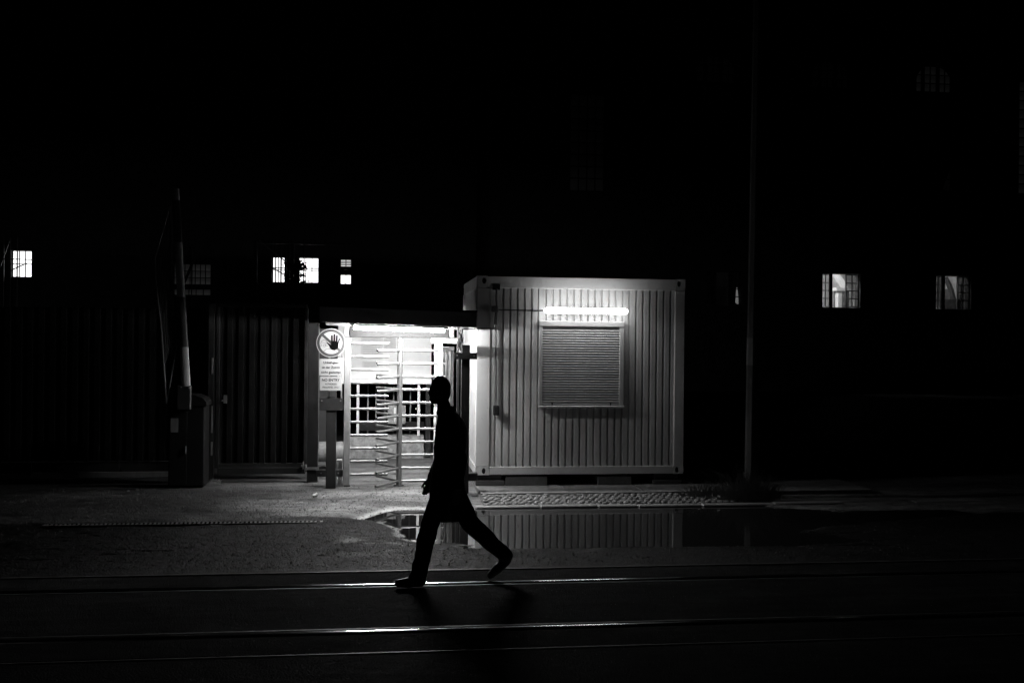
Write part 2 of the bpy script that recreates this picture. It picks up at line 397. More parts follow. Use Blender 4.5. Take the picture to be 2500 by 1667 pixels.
rail(7.420, 1, 'bright polished tram rail nearest the viewer in the dark street')

# kerb, cobbles, paving slabs
kx = [1.22, 2.05, 2.80, 3.33, 4.18, 5.15, 6.1, 7.1, 8.1]
kb = bpy.data.objects.new('kerb', None); COL.objects.link(kb); kb.location = (1.22, 12.9, 0); props(kb, kind='structure')
for i in range(len(kx)-1):
    mb = MB(); a, b = kx[i]+.006, kx[i+1]-.006; h = .024+.003*random.uniform(-1, 1)+.004*(i > 2)
    y0 = 12.815-.035*i*.35; mb.box(a, b, y0, y0+.135, -.08, h, .012)
    o = part('kerb_stone', mb, M['kerb'], kb)
    o.rotation_euler = (0, random.uniform(-.004, .004), 0)
cb = bpy.data.objects.new('cobble_strip', None); COL.objects.link(cb); cb.location = (1.35, 12.98, 0); props(cb, kind='structure')
cm = []
for k in range(7):
    mb = MB(); hw = .0365
    pts = []
    for q in range(8):
        a = 2*PI*q/8+PI/8; rr = hw*1.13*(1+random.uniform(-.09, .09)); pts.append((rr*math.cos(a), rr*math.sin(a)))
    vs = [(x*.92, y*.92, -.05) for x, y in pts] + [(x, y, -.008) for x, y in pts] + [(x*.78, y*.78, random.uniform(-.001, .003)) for x, y in pts] + [(0, 0, .003)]
    fs = []
    for q in range(8):
        r_ = (q+1) % 8; fs += [(q, r_, 8+r_, 8+q), (8+q, 8+r_, 16+r_, 16+q), (16+q, 16+r_, 24)]
    mb.add(vs, fs); me = mb.mesh('cobble', M['cobble'], smooth=True); cm.append(me)
nr = 7; cnt = 0
for j in range(nr):
    y = 13.005 + j*.087
    for i in range(48):
        x = 1.40 + i*.086 + (j % 2)*.043 + .01*math.sin(j*2.1+i)
        if x > 4.75: continue
        zz = .034 + .034*(j/nr) + random.uniform(-.007, .006) + .006*mnoise.noise(Vector((x*1.5, y*3, 0)))
        o = inst('cobble', cm[random.randrange(7)], cb, (x+random.uniform(-.009, .009), y+random.uniform(-.009, .009), zz), random.uniform(-.25, .25), (random.uniform(.92, 1.06), random.uniform(.92, 1.06), 1))
        o.rotation_euler.x = random.uniform(-.06, .06); o.rotation_euler.y = random.uniform(-.06, .06); cnt += 1
mb = MB(); n = 60; vs = []; fs = []
for i in range(n+1):
    for j in range(8):
        x = 1.33+3.80*i/n; y = 12.955+.655*j/7
        vs.append((x, y, .016+.036*(j/7)+.005*mnoise.noise(Vector((x*4, y*5, 2)))))
        if i and j: a = i*8+j; fs.append((a-9, a-8, a, a-1))
mb.add(vs, fs); props(part('joint_sand', mb, M['sand'], cb), kind='stuff')
sb = bpy.data.objects.new('pavement', None); COL.objects.link(sb); sb.location = (1.3, 13.62, 0); props(sb, kind='structure')
px = [1.36, 2.565, 3.66, 4.75, 5.85, 6.95]
for i in range(5):
    for y0, y1 in ((13.625, 14.62), (14.63, 15.5)):
        mb = MB(); mb.box(px[i]+.004, px[i+1]-.004, y0, y1, 0, .070+.003*random.uniform(-1, 1), .004); part('paving_slab', mb, M['slab'], sb)

# slot drain across the driveway
t = thing('slot_drain', (-3.64, 11.8, .05), 'long narrow slotted drain grate sunk in the driveway, left of the puddle', 'drain')
zt = [gz(-3.64+i*.15, 11.8) for i in range(20)]; zb = max(zt)+.006
mb = MB(); mb.box(-3.66, -.66, 11.735, 11.745, -.02, zb); mb.box(-3.66, -.66, 11.845, 11.855, -.02, zb); mb.box(-3.67, -3.66, 11.735, 11.855, -.02, zb); mb.box(-.66, -.63, 11.735, 11.855, -.02, zb)
part('drain_frame', mb, M['steel_dark'], t)
mb = MB(); x = -3.65
while x < -.68: mb.box(x, x+.021, 11.745, 11.845, 0, zb-.001); x += .048
props(part('grate_bars', mb, M['steel_dark'], t), kind='stuff')
mb = MB(); mb.box(-3.66, -.66, 11.745, 11.845, -.05, zb-.018); part('drain_channel', mb, M['black_paint'], t)

# small stones and grit strewn on the roadside
mb = MB(); random.seed(3)
for k in range(9000):
    x = random.gauss(.5, 2.4); y = random.uniform(9.5, 14.4)
    if not -5 < x < 7 or (x > 1.2 and y > 12.7): continue
    z = gz(x, y)
    if z < .004: continue
    r_ = random.choice([.004, .005, .006, .009, .013]) * random.uniform(.7, 1.2)
    vs = [(x+r_*math.cos(a)*random.uniform(.7, 1.2), y+r_*math.sin(a)*random.uniform(.7, 1.2), z) for a in (0, 1.57, 3.14, 4.71)] + [(x, y, z+r_*.9)]
    mb.add(vs, [(0,1,4), (1,2,4), (2,3,4), (3,0,4)])
props(part('grit', mb, M['block']), 'loose grit and small stones strewn over the driveway and gutter', 'gravel', kind='stuff')

M['wet_grit'] = mat('wet_grit', .12, .22, var=.4, vscale=30)
mb = MB(); rnd = random.Random(19); k = 0
EDG = [(PUD[i], PUD[(i+1) % len(PUD)]) for i in range(len(PUD)) if PUD[i][0] < 5.0 and PUD[i][1] < 12.95 and PUD[(i+1) % len(PUD)][0] < 5.4 and PUD[(i+1) % len(PUD)][1] < 12.95]
for (ax, ay), (bx_, by_) in EDG:
    L_ = math.hypot(bx_-ax, by_-ay)
    for q in range(int(L_*330)):
        f_ = rnd.random(); x = ax+(bx_-ax)*f_; y0_ = ay+(by_-ay)*f_
        # step outwards until the bed leaves the water
        sx_, sy_ = (by_-ay)/L_, -(bx_-ax)/L_
        for st in range(7):
            d_ = -.06+.03*st+rnd.uniform(-.01, .01); xx, yy = x+sx_*d_, y0_+sy_*d_; z = gz(xx, yy)
            if -.004 < z < .011: break
        else: continue
        r_ = rnd.choice([.003, .004, .005, .007])
        vs = [(xx+r_*math.cos(a)*rnd.uniform(.7, 1.2), yy+r_*math.sin(a)*rnd.uniform(.7, 1.2), z-.001) for a in (0, 1.57, 3.14, 4.71)] + [(xx+rnd.uniform(-.3, .3)*r_, yy+rnd.uniform(-.3, .3)*r_, max(z, 0)+r_*rnd.uniform(.6, 1.1))]
        mb.add(vs, [(0,1,4), (1,2,4), (2,3,4), (3,0,4)]); k += 1
props(part('wet_gravel', mb, M['wet_grit']), 'wet glinting gravel along the near rim of the puddle', 'gravel', kind='stuff')

mb = MB(); rnd = random.Random(23)
for k in range(2600):
    x = rnd.gauss(1., 2.4); y = rnd.uniform(4.5, 9.28); r_ = rnd.choice([.002, .003, .003, .005])
    if abs(y-8.83) < .11 or abs(y-7.42) < .11 or 6.89 < y < 6.95: continue
    vs = [(x+r_*math.cos(a)*rnd.uniform(.7, 1.2), y+r_*math.sin(a)*rnd.uniform(.7, 1.2), .0215 if y > 6.95 else .0175) for a in (0, 1.57, 3.14, 4.71)] + [(x+rnd.uniform(-.3, .3)*r_, y+rnd.uniform(-.3, .3)*r_, .022+r_*rnd.uniform(.6, 1.1))]
    mb.add(vs, [(0,1,4), (1,2,4), (2,3,4), (3,0,4)])
props(part('street_grit', mb, M['wet_grit']), 'fine glinting grit scattered over the dark street between the rails', 'gravel', kind='stuff')

# ================================================================== THE WHITE CABIN (steel container office)
CX0, CX1, CY0, CY1, CZ0, CZ1 = 1.352, 4.385, 14.30, 16.74, .228, 3.045
C = thing('container_cabin', (CX0, CY0, .2), 'pale steel container cabin with ribbed wall and closed roller shutter window', 'cabin')
fr = .02
# frame
mb = MB()
for x0, x1, y0 in ((CX0, 1.55, CY0), (4.235, CX1, CY0), (CX0, 1.50, CY1-.15), (4.235, CX1, CY1-.15)):
    part('corner_post', MB().box(x0, x1, y0, y0+.15, CZ0+.117, CZ1-.172, .008), M['paint'], C)
mb = MB(); mb.box(1.512, 4.235, CY0+.002, CY0+.15, CZ1-.170, CZ1-.004, .006); part('top_beam', mb, M['paint'], C)
mb = MB(); mb.box(1.552, 4.233, CY0+.002, CY0+.15, CZ0+.002, CZ0+.115, .006); part('bottom_beam', mb, M['paint'], C)
# corner castings with an oval hole (ring of quads round a recessed hole)
def casting(x0, x1, z0, z1, hx, hz):
    mb = MB(); n = 16
    outer = []; inner = []; back = []
    for k in range(n):
        a = 2*PI*(k+.5)/n; ca, sa = math.cos(a), math.sin(a)
        sx = ((x1-hx) if ca > 0 else (hx-x0))/max(abs(ca), 1e-6); sz = ((z1-hz) if sa > 0 else (hz-z0))/max(abs(sa), 1e-6)
        s_ = min(sx, sz); outer.append((hx+ca*s_, CY0-.003, hz+sa*s_))
        inner.append((hx+ca*.030, CY0-.003, hz+sa*.046)); back.append((hx+ca*.027, CY0+.05, hz+sa*.043))
    mb.add(outer+inner+back, [(k, (k+1)%n, n+(k+1)%n, n+k) for k in range(n)] + [(n+k, n+(k+1)%n, 2*n+(k+1)%n, 2*n+k) for k in range(n)])
    # side shell behind the plate
    ob = [(x0,z0),(x1,z0),(x1,z1),(x0,z1)]
    vs = [(a, CY0-.003, b) for a, b in ob]+[(a, CY0+.14, b) for a, b in ob]
    mb.add(vs, [(k, 4+k, 4+(k+1)%4, (k+1)%4) for k in range(4)] + [(4,5,6,7)])
    o = part('corner_casting', mb, M['paint'], C)
    m2 = MB(); m2.box(hx-.029, hx+.029, CY0+.051, CY0+.06, hz-.045, hz+.045); part('casting_hole', m2, M['black_paint'], o)
casting(CX0, 1.51, CZ1-.170, CZ1, 1.452, CZ1-.068); casting(4.237, CX1, CZ1-.170, CZ1, 4.295, CZ1-.068)
casting(CX0, 1.550, CZ0, CZ0+.115, 1.474, CZ0+.055); casting(4.235, CX1, CZ0, CZ0+.115, 4.29, CZ0+.055)
mb = MB(); mb.box(CX0+.01, CX1-.01, CY0+.16, CY1, CZ1-.06, CZ1-.005); part('roof', mb, M['paint'], C)
mb = MB(); mb.box(CX0+.01, CX1-.01, CY0+.16, CY1, CZ0, CZ0+.1); part('floor_pan', mb, M['dark_paint'], C)
# ribbed panel profile
def ribbed(x0, x1, z0, z1, y, pitch=.1018, gw=.033, depth=.034, phase=0.):
    pts = [(x0, y)]; x = x0+phase
    while x < x1-.005:
        g0, g1 = x-gw/2, x+gw/2
        for p in ((g0, y), (g0+.009, y+depth), (g1-.009, y+depth), (g1, y)):
            if x0 < p[0] < x1: pts.append(p)
        x += pitch
    pts.append((x1, y)); vs = []; fs = []
    for i, (a, b) in enumerate(pts):
        vs += [(a, b, z0), (a, b, z1)]
        if i: fs.append((2*i-2, 2*i, 2*i+1, 2*i-1))
    return vs, fs
YP = CY0+.022
WX0, WX1, WZ0, WZ1 = 2.245, 3.480, 1.195, 2.425
mb = MB(); ph = .079
mb.add(*ribbed(1.55, WX0, CZ0+.115, CZ1-.170, YP, phase=ph))
n1 = int((WX0-1.55-ph)/.1018)+1; off = ph+n1*.1018-(WX0-1.55)
mb.add(*ribbed(WX0, WX1, CZ0+.115, WZ0, YP, phase=off)); mb.add(*ribbed(WX0, WX1, WZ1, CZ1-.170, YP, phase=off))
n2 = int((WX1-1.55-ph)/.1018)+1; off2 = ph+n2*.1018-(WX1-1.55)
mb.add(*ribbed(WX1, 4.235, CZ0+.115, CZ1-.170, YP, phase=off2))
part('front_panel', mb, M['paint_panel'], C)
mb = MB()   # end walls and back
for x, s_ in ((CX0+.02, 1), (CX1-.02, -1)):
    vs, fs = ribbed(CY0+.15, CY1-.15, CZ0+.115, CZ1-.170, 0, phase=.05, depth=.02)
    mb.add([(x+s_*v[1], v[0], v[2]) for v in vs], fs)
mb.box(CX0+.15, CX1-.15, CY1-.03, CY1-.01, CZ0+.1, CZ1-.1)
for x0, x1 in ((CX0+.002, CX0+.1), (CX1-.1, CX1-.002)): mb.box(x0, x1, CY0+.15, CY1-.15, CZ1-.170, CZ1-.004); mb.box(x0, x1, CY0+.15, CY1-.15, CZ0+.002, CZ0+.115)
part('side_panel', mb, M['paint_panel'], C)
# dark maker's plate, empty
mb = MB(); mb.box(1.570, 1.680, CY0-.004, CY0+.004, 2.845, 2.930); part('dark_plate', mb, M['dark_paint'], C)
# window
w = part('shutter_window', MB().box(WX0+.05, WX1-.07, CY0+.006, CY0+.012, WZ0+.018, WZ1-.088), M['black_paint'], C)
for x0, x1 in ((WX0, WX0+.048), (WX1-.068, WX1)): part('guide_rail', MB().box(x0, x1, CY0-.03, YP+.03, WZ0+.02, WZ1-.05, .004), M['alu'], w)
mb = MB(); mb.prism_x([(CY0+.02, WZ1), (CY0-.040, WZ1-.006), (CY0-.050, WZ1-.018), (CY0-.044, WZ1-.078), (CY0-.040, WZ1-.085), (CY0+.02, WZ1-.085)], WX0-.004, WX1-.006)
part('shutter_box', mb, M['alu'], w)
mb = MB(); mb.box(WX0-.004, WX1+.004, CY0-.065, CY0+.02, WZ0-.012, WZ0+.016, .004); part('sill', mb, M['alu'], w)
for x in (2.44, 3.29):
    mb = MB(); mb.tube((x, CY0-.028, WZ0+.05), (x, CY0-.005, WZ0+.05), .012, 8); mb.box(x-.006, x+.006, CY0-.024, CY0-.016, WZ0+.016, WZ0+.05); part('shutter_lock', mb, M['dark_paint'], w)
z0s, z1s, ns = WZ0+.018, WZ1-.088, 31; hs = (z1s-z0s)/ns
prof = [(.009, .001), (.003, .003), (-.007, .007), (-.0125, hs*.36), (-.0135, hs*.52), (-.011, hs*.70), (-.003, hs*.84), (.009, hs*.88), (.009, hs*1.03)]
mb = MB(); vs = []; fs = []; n = len(prof); xa, xb = WX0+.046, WX1-.066
vs = [(xa, p[0], p[1]) for p in prof]+[(xb, p[0], p[1]) for p in prof]; fs = [(k, k+1, n+k+1, n+k) for k in range(n-1)]
mb.add(vs, fs); sl = mb.mesh('shutter_slat', M['shutter'], smooth=True)
for k in range(ns):
    inst('shutter_slat', sl, w, (random.uniform(-.001, .001), CY0-.004+random.uniform(-.0008, .0008), z0s+k*hs))

# tube lamp on the cabin
LX0, LX1, LZ, LY = 2.285, 3.485, 2.562, 14.10
t = thing('tube_lamp', ((LX0+LX1)/2, LY, LZ), 'lit opal tube lamp mounted on the cabin wall above the shutter', 'lamp', 'lit tube lamps')
mb = MB(); n = 16; k = 0; rad = .040
prof = [(LX0, .012), (LX0+.008, .026), (LX0+.025, .036), (LX0+.05, rad), (LX1-.05, rad), (LX1-.025, .036), (LX1-.008, .026), (LX1, .012)]
vs = []; fs = []
for i, (x, r_) in enumerate(prof):
    for q in range(n): a = 2*PI*q/n; vs.append((x, LY+r_*math.cos(a), LZ+r_*math.sin(a)))
    if i:
        for q in range(n): a0 = (i-1)*n+q; a1 = (i-1)*n+(q+1)%n; fs.append((a0, a1, a1+n, a0+n))
fs += [tuple(range(n)), tuple(reversed(range((len(prof)-1)*n, len(prof)*n)))]
mb.add(vs, fs); part('glowing_tube', mb, M['opal_on'], t, True)
part('mounting_rail', MB().box(LX0+.1, LX1-.1, LY+.041, LY+.066, LZ-.025, LZ+.025, .004), M['white_metal'], t)
for x in (LX0+.25, LX1-.25): part('bracket_arm', MB().box(x-.012, x+.012, LY+.067, CY0+.02, LZ-.008, LZ+.008), M['white_metal'], t)
# wiring
t = thing('wall_conduit', (1.62, CY0, 2.56), 'thin conduit running from the tube lamp down the cabin wall to a switch box', 'conduit')
mb = MB(); mb.path([(LX0-.0, LY+.02, LZ), (LX0-.03, CY0-.012, LZ), (1.66, CY0-.012, LZ+.006)], .009, 8); part('lamp_cable', mb, M['cable'], t)
mb = MB(); mb.path([(1.633, CY0-.012, 2.86), (1.633, CY0-.012, 1.20)], .013, 8); part('conduit', mb, M['galv'], t)
mb = MB(); mb.box(1.56, 1.655, CY0-.035, CY0, 2.53, 2.62, .006); part('junction_box', mb, M['galv'], t)
mb = MB(); mb.box(1.595, 1.675, CY0-.085, CY0-.001, 1.075, 1.215, .012); part('switch_box', mb, M['dark_paint'], t)

# supports under the cabin
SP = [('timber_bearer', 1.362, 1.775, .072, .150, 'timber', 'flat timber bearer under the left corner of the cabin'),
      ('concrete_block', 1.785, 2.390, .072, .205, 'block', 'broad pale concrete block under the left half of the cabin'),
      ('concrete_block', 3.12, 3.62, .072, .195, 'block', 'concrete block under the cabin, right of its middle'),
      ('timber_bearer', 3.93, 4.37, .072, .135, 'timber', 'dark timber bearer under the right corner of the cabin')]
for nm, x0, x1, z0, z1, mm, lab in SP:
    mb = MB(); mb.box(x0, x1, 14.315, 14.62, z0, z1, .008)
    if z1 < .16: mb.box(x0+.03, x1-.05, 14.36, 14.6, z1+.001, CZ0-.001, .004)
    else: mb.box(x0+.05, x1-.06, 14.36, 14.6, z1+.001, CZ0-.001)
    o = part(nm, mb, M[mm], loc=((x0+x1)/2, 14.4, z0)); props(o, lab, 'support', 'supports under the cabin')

# ================================================================== TURNSTILE
AX, AY = .282, 14.40
T = thing('turnstile', (AX, AY, .07), 'full height steel turnstile with three wings of horizontal bars, lit from above', 'turnstile')
mb = MB(); mb.tube((AX, AY, .07), (AX, AY, 2.153), .039, 20); part('rotor_column', mb, M['tube_steel'], T, True)
mb = MB(); mb.tube((AX, AY, .07), (AX, AY, .082), .075, 20); part('rotor_foot', mb, M['dark_paint'], T)
Rw = .640
arms = []
for ang in (0, 120, 240):
    a = math.radians(ang); mb = MB()
    mb.tube((.034*math.cos(a), .034*math.sin(a), 0), (Rw*math.cos(a), Rw*math.sin(a), 0), .0185, 12, cap=(False, False))
    mb.tube((.3*math.cos(a), .3*math.sin(a), 0), (Rw*math.cos(a), Rw*math.sin(a), 0), .0155, 12, cap=(True, False))
    arms.append(mb.mesh('rotor_arm', M['tube_steel'], smooth=True))
for k in range(11):
    z = 1.977-k*.1837
    for me in arms: inst('rotor_arm', me, T, (AX, AY, z))
mb = MB(); mb.tube((-.400, 0, 0), (.122, 0, 0), .0185, 12); cme = mb.mesh('comb_bar', M['tube_steel'], smooth=True)
for k in range(11): inst('comb_bar', cme, T, (0, AY, 2.072-k*.1837))
mb = MB(); mb.box(-.492, -.402, AY-.045, AY+.045, .065, 2.16, .006); part('side_post', mb, M['post'], T)
mb = MB(); mb.box(-.500, -.394, AY-.055, AY+.055, .06, .095); part('post_foot', mb, M['black_paint'], T)
mb = MB(); mb.box(-.422, .958, AY-.10, AY+.10, 2.158, 2.312, .008); part('drive_housing', mb, M['housing'], T)
mb = MB(); mb.box(-.498, -.426, AY-.08, AY+.08, 2.164, 2.36, .006); part('housing_end', mb, M['galv'], T)
mb = MB(); mb.box(.962, 1.035, AY-.08, AY+.08, 2.164, 2.36, .006); part('housing_end', mb, M['galv'], T)
# small dark mark on the housing
mb = MB(); yy = AY-.1015
for cx_, r0 in ((.896, 0), (.922, PI)):
    for q in range(7):
        a0, a1 = r0+.6+q*.62, r0+.6+(q+1)*.62; ro, ri = .012, .008
        mb.add([(cx_+ro*math.cos(a0), yy, 2.282+ro*math.sin(a0)), (cx_+ro*math.cos(a1), yy, 2.282+ro*math.sin(a1)), (cx_+ri*math.cos(a1), yy, 2.282+ri*math.sin(a1)), (cx_+ri*math.cos(a0), yy, 2.282+ri*math.sin(a0))], [(0,1,2,3)])
part('printed_mark', mb, M['print_grey'], T)
# curved cage on the right
Rc = .735
for k in range(8):
    a = math.radians(-43+k*12.3); x, y = AX+Rc*math.cos(a), AY+Rc*math.sin(a)
    mb = MB()
    if k in (0, 7): mb.box(x-.026, x+.026, y-.026, y+.026, .07, 2.155, .004); part('cage_post', mb, M['white_metal'], T)
    else: mb.tube((x, y, .12), (x, y, 1.98), .019, 12); part('cage_bar', mb, M['tube_steel'], T, True)
for z in (.10, 1.985):
    mb = MB(); vs = []; fs = []; n = 14
    for k in range(n+1):
        a = math.radians(-43+k*86/n)
        for rr in (Rc-.022, Rc+.022):
            for dz in (0, .05): vs.append((AX+rr*math.cos(a), AY+rr*math.sin(a), z+dz))
        if k: o = 4*k; fs += [(o-4, o, o+1, o-3), (o-2, o-1, o+3, o+2), (o-3, o+1, o+3, o-1), (o-4, o-2, o+2, o)]
    mb.add(vs, fs); part('cage_ring', mb, M['galv'], T)
mb = MB(); mb.box(.70, 1.07, 13.955, 14.0, 2.085, 2.152, .004); mb.box(.745, .765, 13.95, 13.957, 2.06, 2.12); part('cage_bracket', mb, M['white_metal'], T)
mb = MB(); mb.box(.82, .90, 14.72, 14.80, .92, 1.10, .006); part('card_reader', mb, M['black_paint'], T)

# canopy over the turnstile, falling slightly to the right
K = thing('canopy', (.24, 13.3, 2.4), 'dark flat canopy over the turnstile, sloping down slightly to the right', 'canopy')
def slope(x): return -.0235*(x+.775)
def sbox(mb, x0, x1, y0, y1, z0, z1, n=1):
    vs = []
    for x in (x0, x1):
        s_ = slope(x); vs += [(x, y0, z0+s_), (x, y1, z0+s_), (x, y1, z1+s_), (x, y0, z1+s_)]
    return mb.add(vs, [(0,1,2,3), (4,7,6,5), (0,4,5,1), (1,5,6,2), (2,6,7,3), (3,7,4,0)])
mb = MB(); sbox(mb, -.775, 1.255, 13.30, 13.34, 2.348, 2.545); part('fascia', mb, M['fascia'], K)
mb = MB(); sbox(mb, -.775, -.735, 13.342, 15.05, 2.37, 2.545); part('side_trim', mb, M['dark_paint'], K)
mb = MB(); sbox(mb, 1.215, 1.255, 13.342, 15.05, 2.37, 2.545); part('side_trim', mb, M['dark_paint'], K)
mb = MB(); sbox(mb, -.79, 1.27, 13.345, 15.06, 2.547, 2.57); part('roof_sheet', mb, M['dark_paint'], K)
x = -.733
while x < 1.21:
    for y0, y1 in ((13.342, 14.02), (14.03, 15.05)):
        mb = MB(); sbox(mb, x, min(x+.080, 1.213), y0, y1, 2.352+random.uniform(-.002, .002), 2.372); part('soffit_board', mb, M['soffit'], K)
    x += .089
mb = MB(); sbox(mb, -.733, 1.213, 14.05, 14.11, 2.318, 2.350); part('cross_batten', mb, M['galv'], K)

# bare tube under the canopy
t = thing('tube_lamp', (.25, 13.75, 2.29), 'lit bare fluorescent tube fixed under the canopy, above the turnstile', 'lamp', 'lit tube lamps')
TX0, TX1 = -.345, .855
def tz(x): return 2.282-.0235*(x+.345)
mb = MB(); mb.tube((TX0, 13.66, tz(TX0)), (TX1, 13.66, tz(TX1)), .019, 12); part('glowing_tube', mb, M['tube_on'], t, True)
mb = MB(); vs = []
for x in (TX0-.05, TX1+.05):
    z = tz(x); vs += [(x, 13.60, z+.028), (x, 13.74, z+.028), (x, 13.72, z+.066), (x, 13.62, z+.066)]
mb.add(vs, [(0,1,2,3), (4,7,6,5), (0,4,5,1), (1,5,6,2), (2,6,7,3), (3,7,4,0)]); part('lamp_batten', mb, M['white_metal'], t)
for x in (TX0-.012, TX1+.012):
    mb = MB(); mb.box(x-.012, x+.012, 13.64, 13.68, tz(x)-.02, tz(x)+.03); part('tube_holder', mb, M['white_metal'], t)

t = thing('tube_lamp', (.25, 14.8, 2.29), 'second bare tube under the rear of the canopy, mostly hidden behind the drive housing', 'lamp', 'lit tube lamps')
mb = MB(); mb.tube((TX0, 14.80, tz(TX0)+.01), (TX1, 14.80, tz(TX1)+.01), .019, 12); part('glowing_tube', mb, M['rear_on'], t, True)
part('lamp_batten', MB().box(TX0-.02, TX1+.02, 14.76, 14.84, 2.312, 2.322), M['white_metal'], t)

# dark post with cross plate in front of the cabin corner
t = thing('steel_post', (1.155, 13.7, .07), 'dark steel post with a bolted cross plate, between turnstile and cabin', 'post')
mb = MB(); mb.box(1.095, 1.208, 13.70, 13.81, .06, 2.068, .005); part('post', mb, M['dark_paint'], t)
mb = MB(); mb.box(1.000, 1.302, 13.685, 13.698, 1.874, 1.963, .002); part('cross_plate', mb, M['dark_paint'], t)
for x, z in ((1.035, 1.923), (1.262, 1.921)):
    mb = MB(); mb.tube((x, 13.684, z), (x, 13.672, z), .010, 6); part('bolt', mb, M['galv'], t)
mb = MB(); mb.box(1.20, 1.34, 13.80, 13.95, .215, .320, .004); part('foot_bracket', mb, M['black_paint'], t)
t = thing('cable_riser', (1.07, 13.9, .07), 'slim dark riser pipe with loose cables beside the post with the cross plate', 'pipe')
mb = MB(); mb.box(1.045, 1.082, 13.88, 13.92, .06, 2.33, .004); part('riser', mb, M['black_paint'], t)
mb = MB(); random.seed(5)
for q in range(6):
    p = [(1.10+random.uniform(-.03, .03), 13.86, 2.29)]
    for j in range(5): p.append((1.09+random.uniform(-.035, .04), 13.86+random.uniform(-.02, .03), 2.23-j*.075))
    mb.path(p, .006, 6)
mb.path([(1.11, 13.87, 2.285), (1.25, 13.9, 2.29), (1.4, 14.28, 2.30), (1.6, 14.285, 2.30), (1.615, 14.285, 2.55)], .009, 6)
part('cables', mb, M['cable'], t)

# sign post
t = thing('sign_post', (-.655, 14.15, .09), 'short dark square post carrying the entry signs, left of the turnstile', 'post')
mb = MB(); mb.box(-.722, -.588, 14.16, 14.26, .08, 1.33, .005); part('post', mb, M['dark_paint'], t)
mb = MB(); mb.box(-.82, -.495, 14.145, 14.158, 1.150, 1.318, .002); part('mounting_plate', mb, M['dark_paint'], t)
for x in (-.785, -.53):
    mb = MB(); mb.tube((x, 14.144, 1.283), (x, 14.134, 1.283), .011, 6); part('bolt', mb, M['galv'], t)
mb = MB(); mb.box(-.70, -.675, 14.17, 14.2, 1.332, 2.25); mb.box(-.53, -.51, 14.17, 14.2, 1.15, 2.0); part('sign_bracket', mb, M['galv'], t)

# text helper: font curve -> mesh, facing -Y
def text_part(body, x, z, width, height, y, mt, parent):
    cu = bpy.data.curves.new('lettering', 'FONT'); cu.body = body; cu.size = 1; cu.resolution_u = 3
    cu.offset = .022
    o = bpy.data.objects.new('lettering_tmp', cu); COL.objects.link(o)
    dg = bpy.context.evaluated_depsgraph_get(); dg.update()
    me = bpy.data.meshes.new_from_object(o.evaluated_get(dg)); bpy.data.objects.remove(o)
    xs_ = [v.co.x for v in me.vertices]; ys_ = [v.co.y for v in me.vertices]
    sx = width/(max(xs_)-min(xs_)); sy = height/.70; x0 = min(xs_); O = org(parent)
    for v in me.vertices:
        v.co = Vector((x+(v.co.x-x0)*sx-width/2, y, z+v.co.y*sy)) - O
    me.materials.clear(); me.materials.append(mt); me.name = 'lettering'
    q = bpy.data.objects.new('lettering', me); COL.objects.link(q); q.parent = parent; return q
def plate(mb, x0, x1, y, z0, z1, r=.012, th_=.003):
    pts = []
    for cx_, cz_, a0 in ((x0+r, z0+r, PI), (x1-r, z0+r, 1.5*PI), (x1-r, z1-r, 0), (x0+r, z1-r, .5*PI)):
        for q in range(5): a = a0+q*PI/8; pts.append((cx_+r*math.cos(a), cz_+r*math.sin(a)))
    mb.prism_y(pts, y, y+th_)
YS = 14.10
t = thing('entry_sign', (-.66, YS, 1.74), 'white rectangular sign with three lines of German text reading Unbefugten ist der Zutritt nicht gestattet', 'sign')
mb = MB(); plate(mb, -.818, -.503, YS, 1.628, 1.857); part('plate', mb, M['sign_white'], t)
text_part('Unbefugten', -.662, 1.792, .205, .032, YS-.0012, M['print_grey'], t)
text_part('ist der Zutritt', -.662, 1.727, .245, .032, YS-.0012, M['print_grey'], t)
text_part('nicht gestattet', -.662, 1.660, .265, .032, YS-.0012, M['print_grey'], t)
for x, z in ((-.806, 1.84), (-.515, 1.84), (-.806, 1.64), (-.515, 1.64)):
    mb = MB(); mb.tube((x, YS+.001, z), (x, YS-.003, z), .004, 6); part('rivet', mb, M['galv'], t)
t = thing('entry_sign', (-.66, YS, 1.47), 'smaller white sign reading NO ENTRY AUTHORISED PERSONNEL ONLY, lowest on the post', 'sign')
mb = MB(); plate(mb, -.808, -.516, YS-.005, 1.427, 1.615); part('plate', mb, M['sign_white'], t)
text_part('NO ENTRY', -.662, 1.552, .240, .036, YS-.0062, M['print_grey'], t)
text_part('AUTHORISED', -.660, 1.503, .160, .024, YS-.0062, M['line_grey'], t)
text_part('PERSONNEL ONLY', -.660, 1.458, .230, .024, YS-.0062, M['line_grey'], t)
mb = MB(); plate(mb, -.56, -.488, YS+.006, 1.53, 1.87, .006); props(part('backing_plate', mb, M['sign_white'], t))
